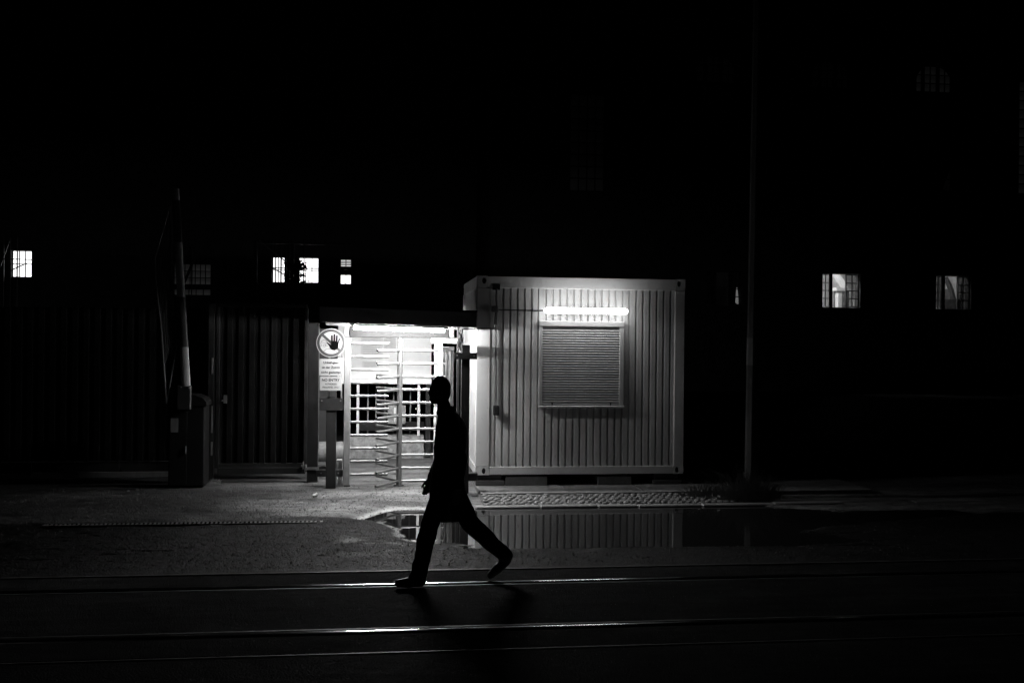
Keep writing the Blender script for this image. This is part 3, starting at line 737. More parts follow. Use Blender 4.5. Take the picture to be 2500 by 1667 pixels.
# round sign
R0, sx0, sz0, YR = .1965, -.6655, 2.076, YS-.02
t = thing('prohibition_sign', (sx0, YR, sz0), 'round white prohibition sign with grey ring and black raised hand', 'sign')
def U(px_, py_): return (sx0+(px_-375)/275*R0, sz0+(448-py_)/275*R0)
def disc(r, n=48): return [(sx0+r*math.cos(2*PI*k/n), sz0+r*math.sin(2*PI*k/n)) for k in range(n)]
mb = MB(); mb.prism_y(disc(R0), YR, YR+.003); part('disc', mb, M['sign_white'], t)
mb = MB(); o_, i_ = disc(R0*.955), disc(R0*.775); n = 48
mb.add([(p[0], YR-.0012, p[1]) for p in o_+i_], [(k, (k+1)%n, n+(k+1)%n, n+k) for k in range(n)]); part('grey_ring', mb, M['sign_grey'], t)
def flat(pts, y): return [(p[0], y, p[1]) for p in pts]
mb = MB(); mb.add(flat([U(203, 318), U(238, 284), U(562, 575), U(525, 610)], YR-.0024), [(0,1,2,3)]); part('grey_bar', mb, M['sign_grey'], t)
mb = MB(); hand = [(378,415),(410,410),(424,410),(456,412),(470,414),(500,428),(524,436),(518,480),(512,535),(492,572),(440,588),(392,576),(362,548),(343,505),(300,452),(306,443),(322,446),(350,466),(378,490)]
mb.add(flat([U(*p) for p in hand], YR-.0036), [tuple(range(len(hand)))])
def cap2(a, b, w, y):
    a, b = Vector(U(*a)), Vector(U(*b)); w = w/275*R0; d = (b-a).normalized(); nn = Vector((-d.y, d.x)); pts = []
    base = math.atan2(nn.y, nn.x)
    for k in range(9): an = base+PI*k/8; pts.append(a+Vector((math.cos(an), math.sin(an)))*w)
    for k in range(9): an = base+PI+PI*k/8; pts.append(b+Vector((math.cos(an), math.sin(an)))*w)
    mb.add(flat(pts, y), [tuple(range(len(pts)))])
for q, (a, b, w_) in enumerate((((392,312),(394,430),15), ((441,290),(440,430),15), ((488,314),(480,430),15), ((540,370),(508,450),11), ((310,452),(372,505),12))): cap2(a, b, w_, YR-.0040-.0003*q)
part('hand', mb, M['black'], t)
mb = MB()
def stroke(pts, w, y):
    for a, b in zip(pts[:-1], pts[1:]):
        a, b = Vector(U(*a)), Vector(U(*b)); d = (b-a).normalized(); nn = Vector((-d.y, d.x))*w/275*R0
        mb.add(flat([a+nn, b+nn, b-nn, a-nn], y), [(0,1,2,3)])
arc = [(245+58*math.cos(a), 452-58*math.sin(a)) for a in [PI*k/8*1.05 for k in range(9)]]
stroke(arc+[(186, 480), (198, 490), (190, 512), (165, 514)], 4, YR-.0015)
stroke([(205, 443), (300, 443)], 3, YR-.0018)
stroke([(252+22*math.cos(k*PI/6), 500+22*math.sin(k*PI/6)) for k in range(13)], 3, YR-.0021)
stroke([(282, 450), (280, 500), (335, 503)], 3, YR-.0027); stroke([(242, 612), (270, 580), (300, 562), (360, 560)], 3.5, YR-.003)
part('face_outline', mb, M['line_grey'], t)

# ================================================================== BEHIND THE TURNSTILE
H = thing('notice_wall', (.1, 17.8, .1), 'bright white hoarding with faint notices on posts above a mottled concrete base, seen through the turnstile', 'wall')
mb = MB(); mb.box(-.72, .892, 17.80, 17.84, 1.445, 2.60); part('white_panel', mb, M['white_metal'], H)
mb = MB(); mb.box(-.74, .897, 17.74, 17.84, 1.357, 1.442, .004); part('ledge', mb, M['white_metal'], H)
for x in (-.370, .680):
    mb = MB(); mb.box(x-.022, x+.022, 17.80, 17.84, .46, 1.356); part('upright', mb, M['white_metal'], H)
    mb = MB(); mb.box(x+(.02 if x < 0 else -.06), x+(.06 if x < 0 else -.02), 17.78, 17.80, .92, .935); part('hook', mb, M['white_metal'], H)
for x0, x1, z0, z1, nl, cc in ((-.33, .05, 1.78, 2.19, 9, 1), (-.30, -.02, 1.58, 1.75, 4, 1), (.07, .27, 1.90, 2.19, 7, 2)):
    mb = MB(); mb.box(x0, x1, 17.795, 17.799, z0, z1); q = part('notice', mb, M['notice'], H)
    mb = MB()
    for k in range(nl):
        z = z1-.03-(z1-z0-.05)*k/nl; mb.add([(x0+.03, 17.794, z), (x1-.03-.08*random.random(), 17.794, z), (x1-.05, 17.794, z-.008), (x0+.03, 17.794, z-.008)], [(0,1,2,3)])
    part('printed_lines', mb, M['faint_print'], q)
mb = MB(); n = 40; vs = []; fs = []
for i in range(n+1):
    x = -.56+1.33*i/n
    for z, y in ((.05, 17.70), (.2, 17.69), (.36, 17.70), (.455, 17.715), (.465, 17.95)):
        vs.append((x, y+.012*mnoise.noise(Vector((x*6, z*9, 0))), z+.006*mnoise.noise(Vector((x*8, 0, z)))))
    if i:
        for k in range(4): a = (i-1)*5+k; fs.append((a, a+1, a+6, a+5))
mb.add(vs, fs); mb.box(-.56, .77, 17.72, 17.95, .05, .45); part('concrete_base', mb, M['concrete'], H)
mb = MB(); mb.box(.80, .885, 17.78, 17.95, .06, 1.354); part('end_post', mb, M['dark_paint'], H)
for i, x in enumerate((-.21, -.06, .10, .26, .57)):
    mb = MB(); mb.box(x-.014, x+.014, 18.9, 18.93, .2, 1.9); o = part('railing_bar', mb, M['galv'], loc=(x, 18.9, .2)); 
    props(o, ['leftmost', 'second', 'third', 'fourth', 'rightmost'][i] + ' of five slim grey railing bars in the dark gap under the hoarding', 'railing bar', 'grey bars behind the hoarding')
t = thing('meter_box', (.3, 17.75, .7), 'pale weathered meter box hung low behind the turnstile column', 'box')
mb = MB(); mb.box(.145, .455, 17.765, 17.86, .665, .985, .006); part('box_body', mb, M['concrete'], t)
mb = MB(); mb.box(.25, .285, 17.755, 17.764, .70, .95, .002); part('box_strip', mb, M['white_metal'], t)
mb = MB(); mb.box(-.40, .80, 18.3, 18.34, .50, .66); o = part('low_board', mb, M['dark_paint'], loc=(.2, 18.3, .5)); props(o, 'low dark board lying behind the uprights of the hoarding', 'board')
# low clutter between gate post and turnstile post
t = thing('base_beam', (-.68, 14.5, .2), 'low dark steel beam joining gate post and turnstile post near the ground', 'beam')
mb = MB(); mb.box(-.87, -.500, 14.42, 14.47, .205, .300, .003); part('beam', mb, M['black_paint'], t)
for x in (-.80, -.565):
    mb = MB(); mb.tube((x, 14.42, .255), (x, 14.41, .255), .011, 6); part('bolt', mb, M['galv'], t)
o = part('concrete_stub', MB().box(-.60, -.508, 14.52, 14.62, .07, .43, .01), M['concrete'], loc=(-.55, 14.57, .07)); props(o, 'small mottled concrete stub squeezed beside the turnstile post', 'concrete block')
o = part('rounded_barrier', MB().tube((-1.1, 16.2, .36), (-.5, 16.2, .36), .16, 20), M['post'], smooth=True, loc=(-.8, 16.2, .36)); props(o, 'pale rounded drum lying behind the sign post', 'drum')
o = part('dark_hoarding', MB().box(-1.2, -.74, 17.9, 17.95, .06, 2.3), M['black_paint'], loc=(-1, 17.9, .06)); props(o, 'dark board wall to the left of the bright hoarding', 'wall')

# ================================================================== GATE, GATE POST, FENCE
G = thing('sheet_gate', (-1.7, 15.2, .1), 'dark steel gate leaf with vertical trapezoid sheet, beside the turnstile', 'gate')
mb = MB(); z0, z1, x0, x1 = .30, 2.58, -2.30, -1.10
def trap(x0, x1, z0, z1, y, pitch, gw, depth, phase=.08):
    return ribbed(x0, x1, z0, z1, y, pitch, gw, depth, phase)
mb.add(*trap(x0, x1, z0, z1, 15.22, .157, .085, .035, .05)); part('sheet', mb, M['gate_sheet'], G)
mb = MB(); mb.box(-2.33, -1.07, 15.19, 15.25, .145, .235, .004); mb.box(-2.33, -1.07, 15.195, 15.245, .245, .30); part('bottom_rail', mb, M['dark_paint'], G)
mb = MB(); mb.box(-2.33, -1.07, 15.19, 15.25, 2.58, 2.64, .004); part('top_rail', mb, M['dark_paint'], G)
for a in (-2.36, -1.10): part('gate_stile', MB().box(a, a+.05, 15.19, 15.25, .237, 2.578, .003), M['dark_paint'], G)
part('latch', MB().box(-1.13, -1.02, 15.14, 15.19, .255, .275).tube((-1.10, 15.16, .22), (-1.10, 15.16, .33), .012, 8), M['galv'], G)
part('lock_plate', MB().box(-2.245, -2.20, 15.16, 15.19, 1.18, 1.30).tube((-2.26, 15.16, 1.22), (-2.26, 15.12, 1.22), .012, 8), M['galv'], G)
G2 = thing('gate_post', (-.95, 14.8, .07), 'thick dark square gate post between gate leaf and signs', 'post')
part('post', MB().box(-1.022, -.872, 14.80, 14.95, .06, 2.36, .006), M['dark_paint'], G2)
part('post_edge_strip', MB().box(-.870, -.860, 14.80, 14.83, .10, 2.30), M['galv'], G2)
part('hinge', MB().tube((-1.04, 14.80, .22), (-1.04, 14.80, .33), .02, 8).box(-1.04, -.86, 14.77, 14.798, .255, .29), M['galv'], G2)
G3 = thing('gate_post', (-2.45, 15.2, .07), 'thin dark gate post with pale worn patches, right of the barrier cabinet', 'post')
part('post', MB().box(-2.475, -2.385, 15.20, 15.29, .06, 2.62, .005), M['dark_paint'], G3)
for z0, z1 in ((1.60, 1.84), (.75, 1.14), (.42, .62)):
    part('worn_plate', MB().box(-2.425, -2.40, 15.19, 15.199, z0, z1, .002), M['galv'], G3)
F = thing('sheet_fence', (-5.5, 15.6, .1), 'long dark fence of vertical trapezoid sheets running left behind the barrier', 'fence')
x = -2.55; k = 0
while x > -14:
    part('sheet', MB().add(*trap(x-1.24, x, .30, 2.55, 15.6, .157, .085, .035, .05)), M['gate_sheet'], F); 
    part('fence_rail', MB().box(x-1.24, x-.005, 15.645, 15.69, .12, .28, .004), M['dark_paint'], F)
    x -= 1.25
part('foot_strip', MB().box(-5.0, -2.9, 15.5, 15.56, .07, .15, .004), M['galv'], F)

# ================================================================== BARRIER
B = thing('boom_barrier', (-2.6, 14.35, .08), 'dark boom barrier cabinet with its striped boom raised upright', 'barrier')
part('cabinet', MB().box(-2.845, -2.37, 14.32, 14.72, .09, 1.19, .015), M['cabinet'], B)
mb = MB(); pts = [(-2.66, 1.20), (-2.345, 1.20), (-2.35, 1.255), (-2.40, 1.31), (-2.50, 1.345), (-2.66, 1.36)]; mb.prism_y(pts, 14.30, 14.74)
part('hood', mb, M['cabinet'], B)
d_ = part('cabinet_door', MB().box(-2.83, -2.60, 14.308, 14.319, .12, 1.12, .003), M['cabinet'], B)
part('door_label', MB().box(-2.815, -2.715, 14.302, 14.3075, .84, 1.03), M['galv'], d_)
part('door_handle', MB().box(-2.622, -2.606, 14.285, 14.3075, .55, .65, .003), M['galv'], d_)
mb = MB(); mb.box(-2.72, -2.54, 14.22, 14.318, 1.15, 1.48, .01); part('boom_clamp', mb, M['black_paint'], B)
part('clamp_bolt', MB().tube((-2.665, 14.22, 1.455), (-2.665, 14.205, 1.455), .010, 6).tube((-2.562, 14.22, 1.45), (-2.562, 14.205, 1.45), .010, 6), M['galv'], B)
bx = lambda z: (-2.607 - (z-1.47)*.063, 14.26)
bands = [(1.47, 2.00, 1), (2.00, 2.68, 0), (2.68, 3.42, 1), (3.42, 3.99, 0), (3.99, 4.145, 1)]
for z0, z1, lt in bands:
    mb = MB(); n = 12; vs = []; fs = []
    for i, z in enumerate((z0+.0005, z1-.0005)):
        c = bx(z); hw = .058-.006*(z-1.47)/2.7
        for q in range(n):
            a = 2*PI*q/n; vs.append((c[0]+hw*math.copysign(abs(math.cos(a))**.6, math.cos(a)), c[1]+.04*math.copysign(abs(math.sin(a))**.6, math.sin(a)), z))
    fs = [(q, (q+1)%n, n+(q+1)%n, n+q) for q in range(n)]+[tuple(range(n)), tuple(range(n, 2*n))]
    mb.add(vs, fs); part('boom_band', mb, M['boom_light' if lt else 'boom_dark'], B, True)
mb = MB(); out = [(-2.845, 3.90), (-3.035, 3.20), (-3.02, 2.9), (-2.935, 2.2), (-2.865, 1.23), (-2.735, 2.0)]
mb.path([(p[0], 14.26, p[1]) for p in out], .011, 8); mb.path([(-2.845, 14.26, 3.90), (-2.83, 14.26, 3.3), (-2.78, 14.26, 2.6), (-2.735, 14.26, 2.0)], .009, 8)
part('skirt_frame', mb, M['galv'], B)
for k in range(9):
    f_ = k/8; part('skirt_rod', MB().tube((-2.99+.16*f_, 14.26+.01*(k % 2), 3.15+.25*f_), (-2.895+.09*f_, 14.26, 1.75+.25*f_), .005, 6), M['boom_dark'], B)

# ================================================================== RIGHT: STREET POLE, GRASS, LITTER, PLANKS
P = thing('street_pole', (5.09, 13.45, .05), 'tall plain steel mast standing at the pavement, right of the cabin', 'pole')
def pole_seg(z0, z1, r0, r1, n=8):
    mb = MB(); vs = []
    for z, r_ in ((z0, r0), (z1, r1)):
        cx_ = 5.085+(z-.05)*.006
        for q in range(n): a = 2*PI*(q+.5)/n; vs.append((cx_+r_*math.cos(a), 13.45+r_*math.sin(a), z))
    mb.add(vs, [(q, (q+1)%n, n+(q+1)%n, n+q) for q in range(n)]+[tuple(range(n)), tuple(range(n, 2*n))]); return mb
part('mast', pole_seg(.03, 9.5, .090, .066), M['pole'], P)
part('painted_band', pole_seg(1.83, 2.20, .0880, .0870), M['pole_band'], P)
part('mast_foot', pole_seg(.03, .35, .108, .106), M['pole'], P)
def tuft(name, cx_, cy_, n, h, spread, label, seed, z=.05, lean=.5, cat='plant'):
    rnd = random.Random(seed); mb = MB()
    for k in range(n):
        a = rnd.uniform(0, 2*PI); rr = spread*rnd.random()**.7; x, y = cx_+rr*math.cos(a)*1.3, cy_+rr*.5*math.sin(a)
        hh = h*rnd.uniform(.35, 1)*(1-.5*rr/spread); w_ = rnd.uniform(.003, .0075); dx, dy = rnd.gauss(0, .3)+(x-cx_)*1.1, rnd.gauss(0, .25)
        bend = rnd.uniform(.2, 1)*lean; vs = []; nseg = 4
        for i in range(nseg+1):
            f_ = i/nseg; zz = z+hh*f_*(1-.3*f_*bend); ox = dx*hh*f_*f_*1.2; oy = dy*hh*f_*f_
            wd = w_*(1-f_*.9); vs += [(x+ox-wd, y+oy, zz), (x+ox+wd, y+oy+wd*.5, zz)]
        mb.add(vs, [(2*i, 2*i+1, 2*i+3, 2*i+2) for i in range(nseg)])
    o = part(name, mb, M['grass'], loc=(cx_, cy_, z)); return props(o, label, cat)
tuft('grass_tuft', 4.92, 13.10, 620, .68, .34, 'tall unkempt grass tuft growing round the foot of the street pole', 2, .04, 1.)
tuft('grass_tuft', 4.42, 13.35, 260, .34, .30, 'low spreading weeds between the cabin corner and the street pole', 4, .05, 1.4)
tuft('weed', -.55, 14.33, 90, .22, .05, 'small weed at the foot of the left turnstile post', 6, .07, 1.2)
tuft('weed', -2.30, 14.75, 70, .14, .07, 'small weed by the right side of the barrier cabinet', 8, .07, 1.2)
def cup(x, y, z, label, s=1., rz=.4):
    mb = MB(); n = 12; vs = []
    d = Vector((math.cos(rz), math.sin(rz)*.6, .25)).normalized()
    c0 = Vector((x, y, z+.028*s)); mb.tube(c0, c0+d*.075*s, .024*s, n, r1=.034*s, cap=(True, False))
    mb.tube(c0+d*.07*s, c0+d*.077*s, .037*s, n, cap=(False, False))
    o = part('paper_cup', mb, M['litter'], loc=(x, y, z), smooth=True); props(o, label, 'litter')
cup(-.845, 13.40, gz(-.845, 13.4), 'small white paper cup lying on the driveway before the gate post', .8, .6)
cup(4.50, 13.02, .07, 'tiny pale scrap of litter on the cobbles near the grass tuft', .45, 2.4)
for k, (x, y, z, L_, a) in enumerate(((6.55, 15.9, .50, .9, -.30), (6.60, 15.95, .43, .85, -.28), (6.62, 15.85, .36, .8, -.25))):
    mb = MB(); ca, sa = math.cos(a), math.sin(a)
    for dz in (0,): 
        vs = []
        for sx_ in (-1, 1):
            for sy_ in (-1, 1):
                for sz_ in (0, 1): vs.append((x+sx_*L_/2*ca, y+sy_*.08, z+sx_*L_/2*sa+sz_*.03))
        mb.add(vs, [(0,1,3,2), (4,6,7,5), (0,4,5,1), (2,3,7,6), (0,2,6,4), (1,5,7,3)])
    o = part('plank', mb, M['timber'], loc=(x, y, z-.3)); props(o, ['topmost', 'middle', 'lowest'][k]+' of three tilted planks leaning on rubble, right of the pole', 'plank', 'planks on the rubble')
random.seed(11); mb = MB()
for k in range(160):
    x = random.gauss(7.4, .9); y = 16.1+random.uniform(-.3, .5); h = max(.05, .50-.22*abs(x-7.3))*random.random(); r_ = random.uniform(.03, .11)
    vs = [(x+r_*random.uniform(.5, 1)*a, y+r_*random.uniform(.5, 1)*b, .05+h+r_*random.uniform(.3, 1)*c) for a in (-1, 1) for b in (-1, 1) for c in (-1, 1)]
    mb.add(vs, [(0,1,3,2), (4,6,7,5), (0,4,5,1), (2,3,7,6), (0,2,6,4), (1,5,7,3)])
props(part('rubble', mb, M['block'], loc=(7.3, 16.2, .05)), 'low dark heap of rubble in the yard, right of the pole', 'rubble', kind='stuff')

# ================================================================== FAR BUILDINGS
def wall_with_holes(x0, x1, y0, y1, z0, z1, holes):
    X = sorted({x0, x1} | {h[0] for h in holes} | {h[1] for h in holes}); Z = sorted({z0, z1} | {h[2] for h in holes} | {h[3] for h in holes})
    mb = MB()
    for i in range(len(X)-1):
        j = 0
        while j < len(Z)-1:
            cx_, cz_ = (X[i]+X[i+1])/2, (Z[j]+Z[j+1])/2
            if any(h[0] < cx_ < h[1] and h[2] < cz_ < h[3] for h in holes): j += 1; continue
            k = j
            while k+1 < len(Z)-1 and not any(h[0] < cx_ < h[1] and h[2] < (Z[k+1]+Z[k+2])/2 < h[3] for h in holes): k += 1
            mb.box(X[i], X[i+1], y0, y1, Z[j], Z[k+1]); j = k+1
    return mb
def grid_window(parent, x0, x1, z0, z1, y, nx_, nz_, pane_mat, fw_=.05, bw_=.03, name='window', arch=False):
    """frame with glazing bars, one pane object per opening"""
    mb = MB()
    mb.box(x0, x0+fw_, y, y+.08, z0, z1); mb.box(x1-fw_, x1, y, y+.08, z0, z1); mb.box(x0+fw_, x1-fw_, y+.002, y+.078, z0, z0+fw_); mb.box(x0+fw_, x1-fw_, y+.002, y+.078, z1-fw_, z1)
    ix0, ix1, iz0, iz1 = x0+fw_, x1-fw_, z0+fw_, z1-fw_; pw = (ix1-ix0)/nx_; ph_ = (iz1-iz0)/nz_
    for i in range(1, nx_): mb.box(ix0+i*pw-bw_/2, ix0+i*pw+bw_/2, y+.01, y+.05, iz0, iz1)
    for j in range(1, nz_): mb.box(ix0, ix1, y+.013, y+.047, iz0+j*ph_-bw_/2, iz0+j*ph_+bw_/2)
    w_ = part(name, mb, M['frame_dark'], parent)
    pm = MB().box(-pw/2, pw/2, 0, .006, -ph_/2, ph_/2).mesh('pane', pane_mat)
    for i in range(nx_):
        for j in range(nz_): inst('pane', pm, w_, (ix0+(i+.5)*pw, y+.053, iz0+(j+.5)*ph_))
    return w_
BY = 42.0
low = [(13.82, 15.42), (19.03, 20.76), (24.28, 25.95)]
low_z = (3.70, 5.17)
arch_c = [14.2, 19.35, 24.14]; arch_w = .88; az0, az1 = 13.25, 14.45
holes = [(a, b, low_z[0], low_z[1]) for a, b in low] + [(c-arch_w, c+arch_w, az0, az1) for c in arch_c] + [(c-.98, c+.98, 8.90, 10.9) for c in arch_c] + [(28.15, 30.2, 8.85, 14.0), (7.8, 9.4, 8.4, 12.6)]
BR = thing('brick_building', (18, BY, 0), 'tall dark brick works building with arched upper windows and lit lower windows on the right', 'building')
part('wall', wall_with_holes(4.5, 46, BY, BY+.5, 0, 26, holes), M['brick'], BR)
part('roof', MB().box(4.5, 46, BY+.5, BY+14, 25.5, 26), M['brick'], BR)
part('side_wall', MB().box(4.5, 5.0, BY+.502, BY+14, 0, 25.4), M['brick'], BR)
# arch fillers and arched windows
for ci, c in enumerate(arch_c):
    mb = MB(); n = 12
    for s_ in (-1, 1):
        pts = [(c+s_*arch_w, az1+.001), (c+s_*arch_w, az1-.78)]
        for k in range(1, n+1):
            a = k/n*PI/2; pts.append((c+s_*arch_w*math.cos(a), az1-.78+.78*math.sin(a)))
        mb.prism_y(pts, BY+.02, BY+.42)
    part('arch_masonry', mb, M['brick'], BR)
    pm = [M['lit_faint2'], M['lit_faint2'], M['lit_faint']][ci]
    for x0, x1, q in ((c-.86, c-.50, 1), (c-.42, c+.20, 2), (c+.28, c+.86, 2)):
        w_ = grid_window(BR, x0, x1, az0+.005, az1-.01, BY+.2, q, 3, pm, .04, .04, 'arched_window')
for c in arch_c:
    grid_window(BR, c-.97, c+.97, 8.91, 10.89, BY+.2, 4, 4, M['glass_dusty'], .06, .05)
tx = 24.14
part('lit_curtain_gap', MB().prism_y([(tx+.55, 8.95), (tx+.90, 8.95), (tx+.90, 9.85)], BY+.30, BY+.31), M['lit_faint'], BR)
grid_window(BR, 28.16, 30.19, 8.86, 13.99, BY+.2, 4, 12, M['lit_faint'], .08, .05)
grid_window(BR, 7.81, 9.39, 8.41, 12.59, BY+.2, 4, 8, M['lit_faint2'], .08, .05)
# rooms behind the low windows
def room(xa, xb, lamp_e, kind):
    x0, x1 = xa-.8, xb+3.0; y0, y1 = BY+.51, BY+4.2; z0, z1 = 2.6, 6.6
    mb = MB(); mb.box(x0, x1, y1, y1+.1, z0, z1); mb.box(x0-.1, x0, y0, y1, z0, z1); mb.box(x1, x1+.1, y0, y1, z0, z1)
    mb.box(x0, x1, y0, y1, z0-.1, z0); mb.box(x0, x1, y0, y1, z1, z1+.1); part('room_wall', mb, M['plaster'], BR)
    wd = xb-xa
    def ip(fx, fz, dy):            # a spot seen through the window, dy metres behind the facade
        k = (BY+dy)/BY; return ((xa+fx*wd)*k, 2.14+(low_z[0]+fz*(low_z[1]-low_z[0])-2.14)*k)
    def block(name, f0, f1, g0, g1, dy, dep, mm):
        a, b = ip(f0, g0, dy), ip(f1, g1, dy); part(name, MB().box(a[0], b[0], BY+dy, BY+dy+dep, max(a[1], z0+.002), b[1]), M[mm], BR)
    def rib(pts, w0, w1, dy, dep, mm):
        mb = MB(); P_ = [Vector(ip(p[0], p[1], dy)) for p in pts]; vs = []; fs = []
        for i, p in enumerate(P_):
            d = (P_[min(i+1, len(P_)-1)]-P_[max(i-1, 0)]).normalized(); nn = Vector((-d.y, d.x))*(w0+(w1-w0)*i/(len(P_)-1))/2
            for q in (p+nn, p-nn):
                for yy in (BY+dy, BY+dy+dep): vs.append((q.x, yy, q.y))
            if i: o = 4*i; fs += [(o-4, o, o+2, o-2), (o-4, o-3, o+1, o), (o-2, o+2, o+3, o-1), (o-3, o-1, o+3, o+1)]
        mb.add(vs, fs); part('arch_rib', mb, M[mm], BR)
    if kind == 1:
        rib([(.20, 1.2), (.36, 1.0), (.46, .86), (.56, .70), (.63, .56), (.68, .40)], .22, .20, 3.0, .3, 'room_light')
        block('capital', .365, .66, .49, .585, 2.2, .4, 'plaster'); block('pillar', .415, .52, -.6, .488, 2.25, .3, 'plaster')
        block('dark_doorway', .522, .70, -.6, .485, 2.1, .05, 'room_dark'); block('low_wall', .26, .41, -.6, .52, 2.6, .3, 'low_stone')
        block('dark_pipe', .875, .93, -.6, .72, 2.0, .1, 'room_dark')
    elif kind == 2:
        rib([(.30, .95), (.36, .84), (.42, .72), (.47, .58), (.51, .42), (.54, .28)], .10, .12, 2.4, .3, 'room_black')
        block('dark_block', .22, .41, -.6, .60, 2.6, .3, 'room_dark'); block('dark_counter', .22, .70, -.6, .29, 2.2, .3, 'room_black')
        block('dark_pipe', .72, .78, -.6, .78, 1.9, .1, 'room_black')
    else:
        block('dark_block', .2, .7, -.6, .5, 2.4, .3, 'room_dark')
    ld = bpy.data.lights.new('room_lamp', 'POINT'); ld.energy = lamp_e; ld.shadow_soft_size = .2; lo = bpy.data.objects.new('room_lamp', ld); COL.objects.link(lo); lo.parent = BR
    lo.location = Vector((xa-.2, BY+1.5, 6.1))-org(BR)
for (a, b), e, kd in zip(low, (.4, 300, 150), (3, 1, 2)):
    wd = b-a; g_ = M['glass_clear'] if kd == 1 else M['glass_dusty']
    if kd == 3:
        g_ = M['glass_dusty']
    grid_window(BR, a+.005, a+wd*.235, low_z[0]+.02, low_z[1]-.02, BY+.15, 2, 4, g_, .03, .035, 'casement')
    grid_window(BR, b-wd*.345, b-.005, low_z[0]+.02, low_z[1]-.02, BY+.15, 2, 4, g_, .04, .04, 'casement')
    part('mullion', MB().box(a+wd*.235+.002, a+wd*.235+.09, BY+.1, BY+.25, low_z[0], low_z[1]), M['frame_dark'], BR)
    room(a, b, e, kd)
part('lit_sliver', MB().prism_y([(15.20, 3.86), (15.27, 3.80), (15.34, 3.78), (15.33, 4.1), (15.28, 4.5), (15.24, 4.5)], BY+.27, BY+.275), M['lit_soft'], BR)

# left building
LY_ = 46.0
BL = thing('works_hall', (-10, LY_, 0), 'dark works hall far behind the gate with small bright windows', 'building')
hl = [(-15.72, -14.90, 4.62, 5.78), (-4.80, -4.22, 4.58, 5.72), (-3.62, -2.74, 4.58, 5.72), (-1.80, -1.30, 5.33, 5.68), (-1.80, -1.30, 4.55, 5.0), (-9.0, -7.4, 4.42, 5.35), (-9.0, -7.4, 3.95, 4.25)]
part('wall', wall_with_holes(-40, 4.3, LY_, LY_+.4, 0, 26, hl), M['brick'], BL)
part('roof', MB().box(-40, 4.3, LY_+.4, LY_+12, 25.5, 26), M['brick'], BL)
spec = [(3, 2, 'lit_bright'), (4, 2, 'lit_bright'), (3, 2, 'lit_bright'), (2, 4, 'lit_soft'), (2, 1, 'lit_bright'), (7, 3, 'lit_dim'), (5, 1, 'lit_dim')]
for (a, b, c, d), (n1_, n2_, mm) in zip(hl, spec):
    grid_window(BL, a+.004, b-.004, c+.004, d-.004, LY_+.1, n1_, n2_, M[mm], .03, .035)
# diagonal brace and cable lines in front of the windows
SC = thing('scaffolding', (-4.2, 44.8, 0), 'tube scaffolding with diagonal braces standing in front of two bright windows', 'scaffold')
for x in (-5.3, -4.62, -4.50, -4.28, -4.05, -3.92, -3.75, -3.3): part('standard', MB().tube((x, 44.8, 0), (x, 44.8, 6.3), .028, 6), M['steel_dark'], SC)
for z in (2.0, 3.9, 4.4, 5.15, 6.2): part('ledger', MB().tube((-5.4, 44.78, z), (-1.2, 44.78, z), .024, 6), M['steel_dark'], SC)
for p, q in (((-4.9, 5.3), (-3.5, 4.5)), ((-5.2, 6.3), (-3.4, 4.9)), ((-5.3, 4.5), (-3.6, 3.4))):
    part('brace', MB().tube((p[0], 44.72, p[1]), (q[0], 44.72, q[1]), .03, 6), M['galv'], SC)
SD = thing('scaffolding', (-15.3, 44.8, 0), 'lone braced scaffold tubes before the leftmost bright window', 'scaffold')
for p, q in (((-15.75, 5.0), (-15.35, 6.2)), ((-15.5, 4.75), (-14.7, 5.15))): part('brace', MB().tube((p[0], 44.8, p[1]), (q[0], 44.8, q[1]), .025, 6), M['steel_dark'], SD)
for x, r_ in ((-15.35, .022), (-15.62, .03), (-15.08, .03)): part('standard', MB().tube((x, 44.8, 0), (x, 44.8, 6.2), r_, 6), M['steel_dark'], SD)
part('ledger', MB().tube((-16.2, 44.78, 5.32), (-14.4, 44.78, 5.30), .022, 6), M['steel_dark'], SD)
SE = thing('scaffolding', (-8.2, 44.8, 0), 'dark scaffold braces before the dim wide window behind the boom', 'scaffold')
part('brace', MB().tube((-8.4, 44.8, 4.2), (-7.9, 44.8, 5.5), .06, 6), M['steel_dark'], SE)
part('standard', MB().tube((-8.55, 44.8, 0), (-8.55, 44.8, 6), .05, 6).tube((-8.0, 44.8, 0), (-8.0, 44.8, 6), .03, 6), M['steel_dark'], SE)
# bare tree
TR = thing('bare_tree', (-3.45, 43.5, 0), 'dark straggly tree silhouetted between the two bright windows', 'tree')
rnd = random.Random(21); mb = MB(); tw = MB()
mb.tube((-3.55, 43.5, 0), (-3.45, 43.5, 3.2), .10, 8, r1=.06); mb.tube((-3.45, 43.5, 3.2), (-3.4, 43.5, 5.4), .06, 8, r1=.02)
part('trunk', mb, M['bark'], TR)
for k in range(90):
    z = rnd.uniform(3.4, 5.5); a = Vector((-3.55+rnd.uniform(-.25, .12), 43.5, z)); L_ = rnd.uniform(.2, .55)*(1 if z < 5 else .6)
    b = a+Vector((rnd.uniform(-1, 1), rnd.uniform(-.6, .6), rnd.uniform(-.2, .7)))*L_; tw.tube(a, b, .012, 4, r1=.006)
    for j in range(9):
        c = a.lerp(b, rnd.uniform(.3, 1))+Vector((rnd.gauss(0, .05), rnd.gauss(0, .1), rnd.gauss(0, .05))); s_ = rnd.uniform(.02, .05)
        tw.add([c+Vector((-s_, 0, 0)), c+Vector((0, s_*.3, s_)), c+Vector((s_, 0, rnd.uniform(-.3, .3)*s_)), c+Vector((0, 0, -s_*.8))], [(0,1,2,3)])
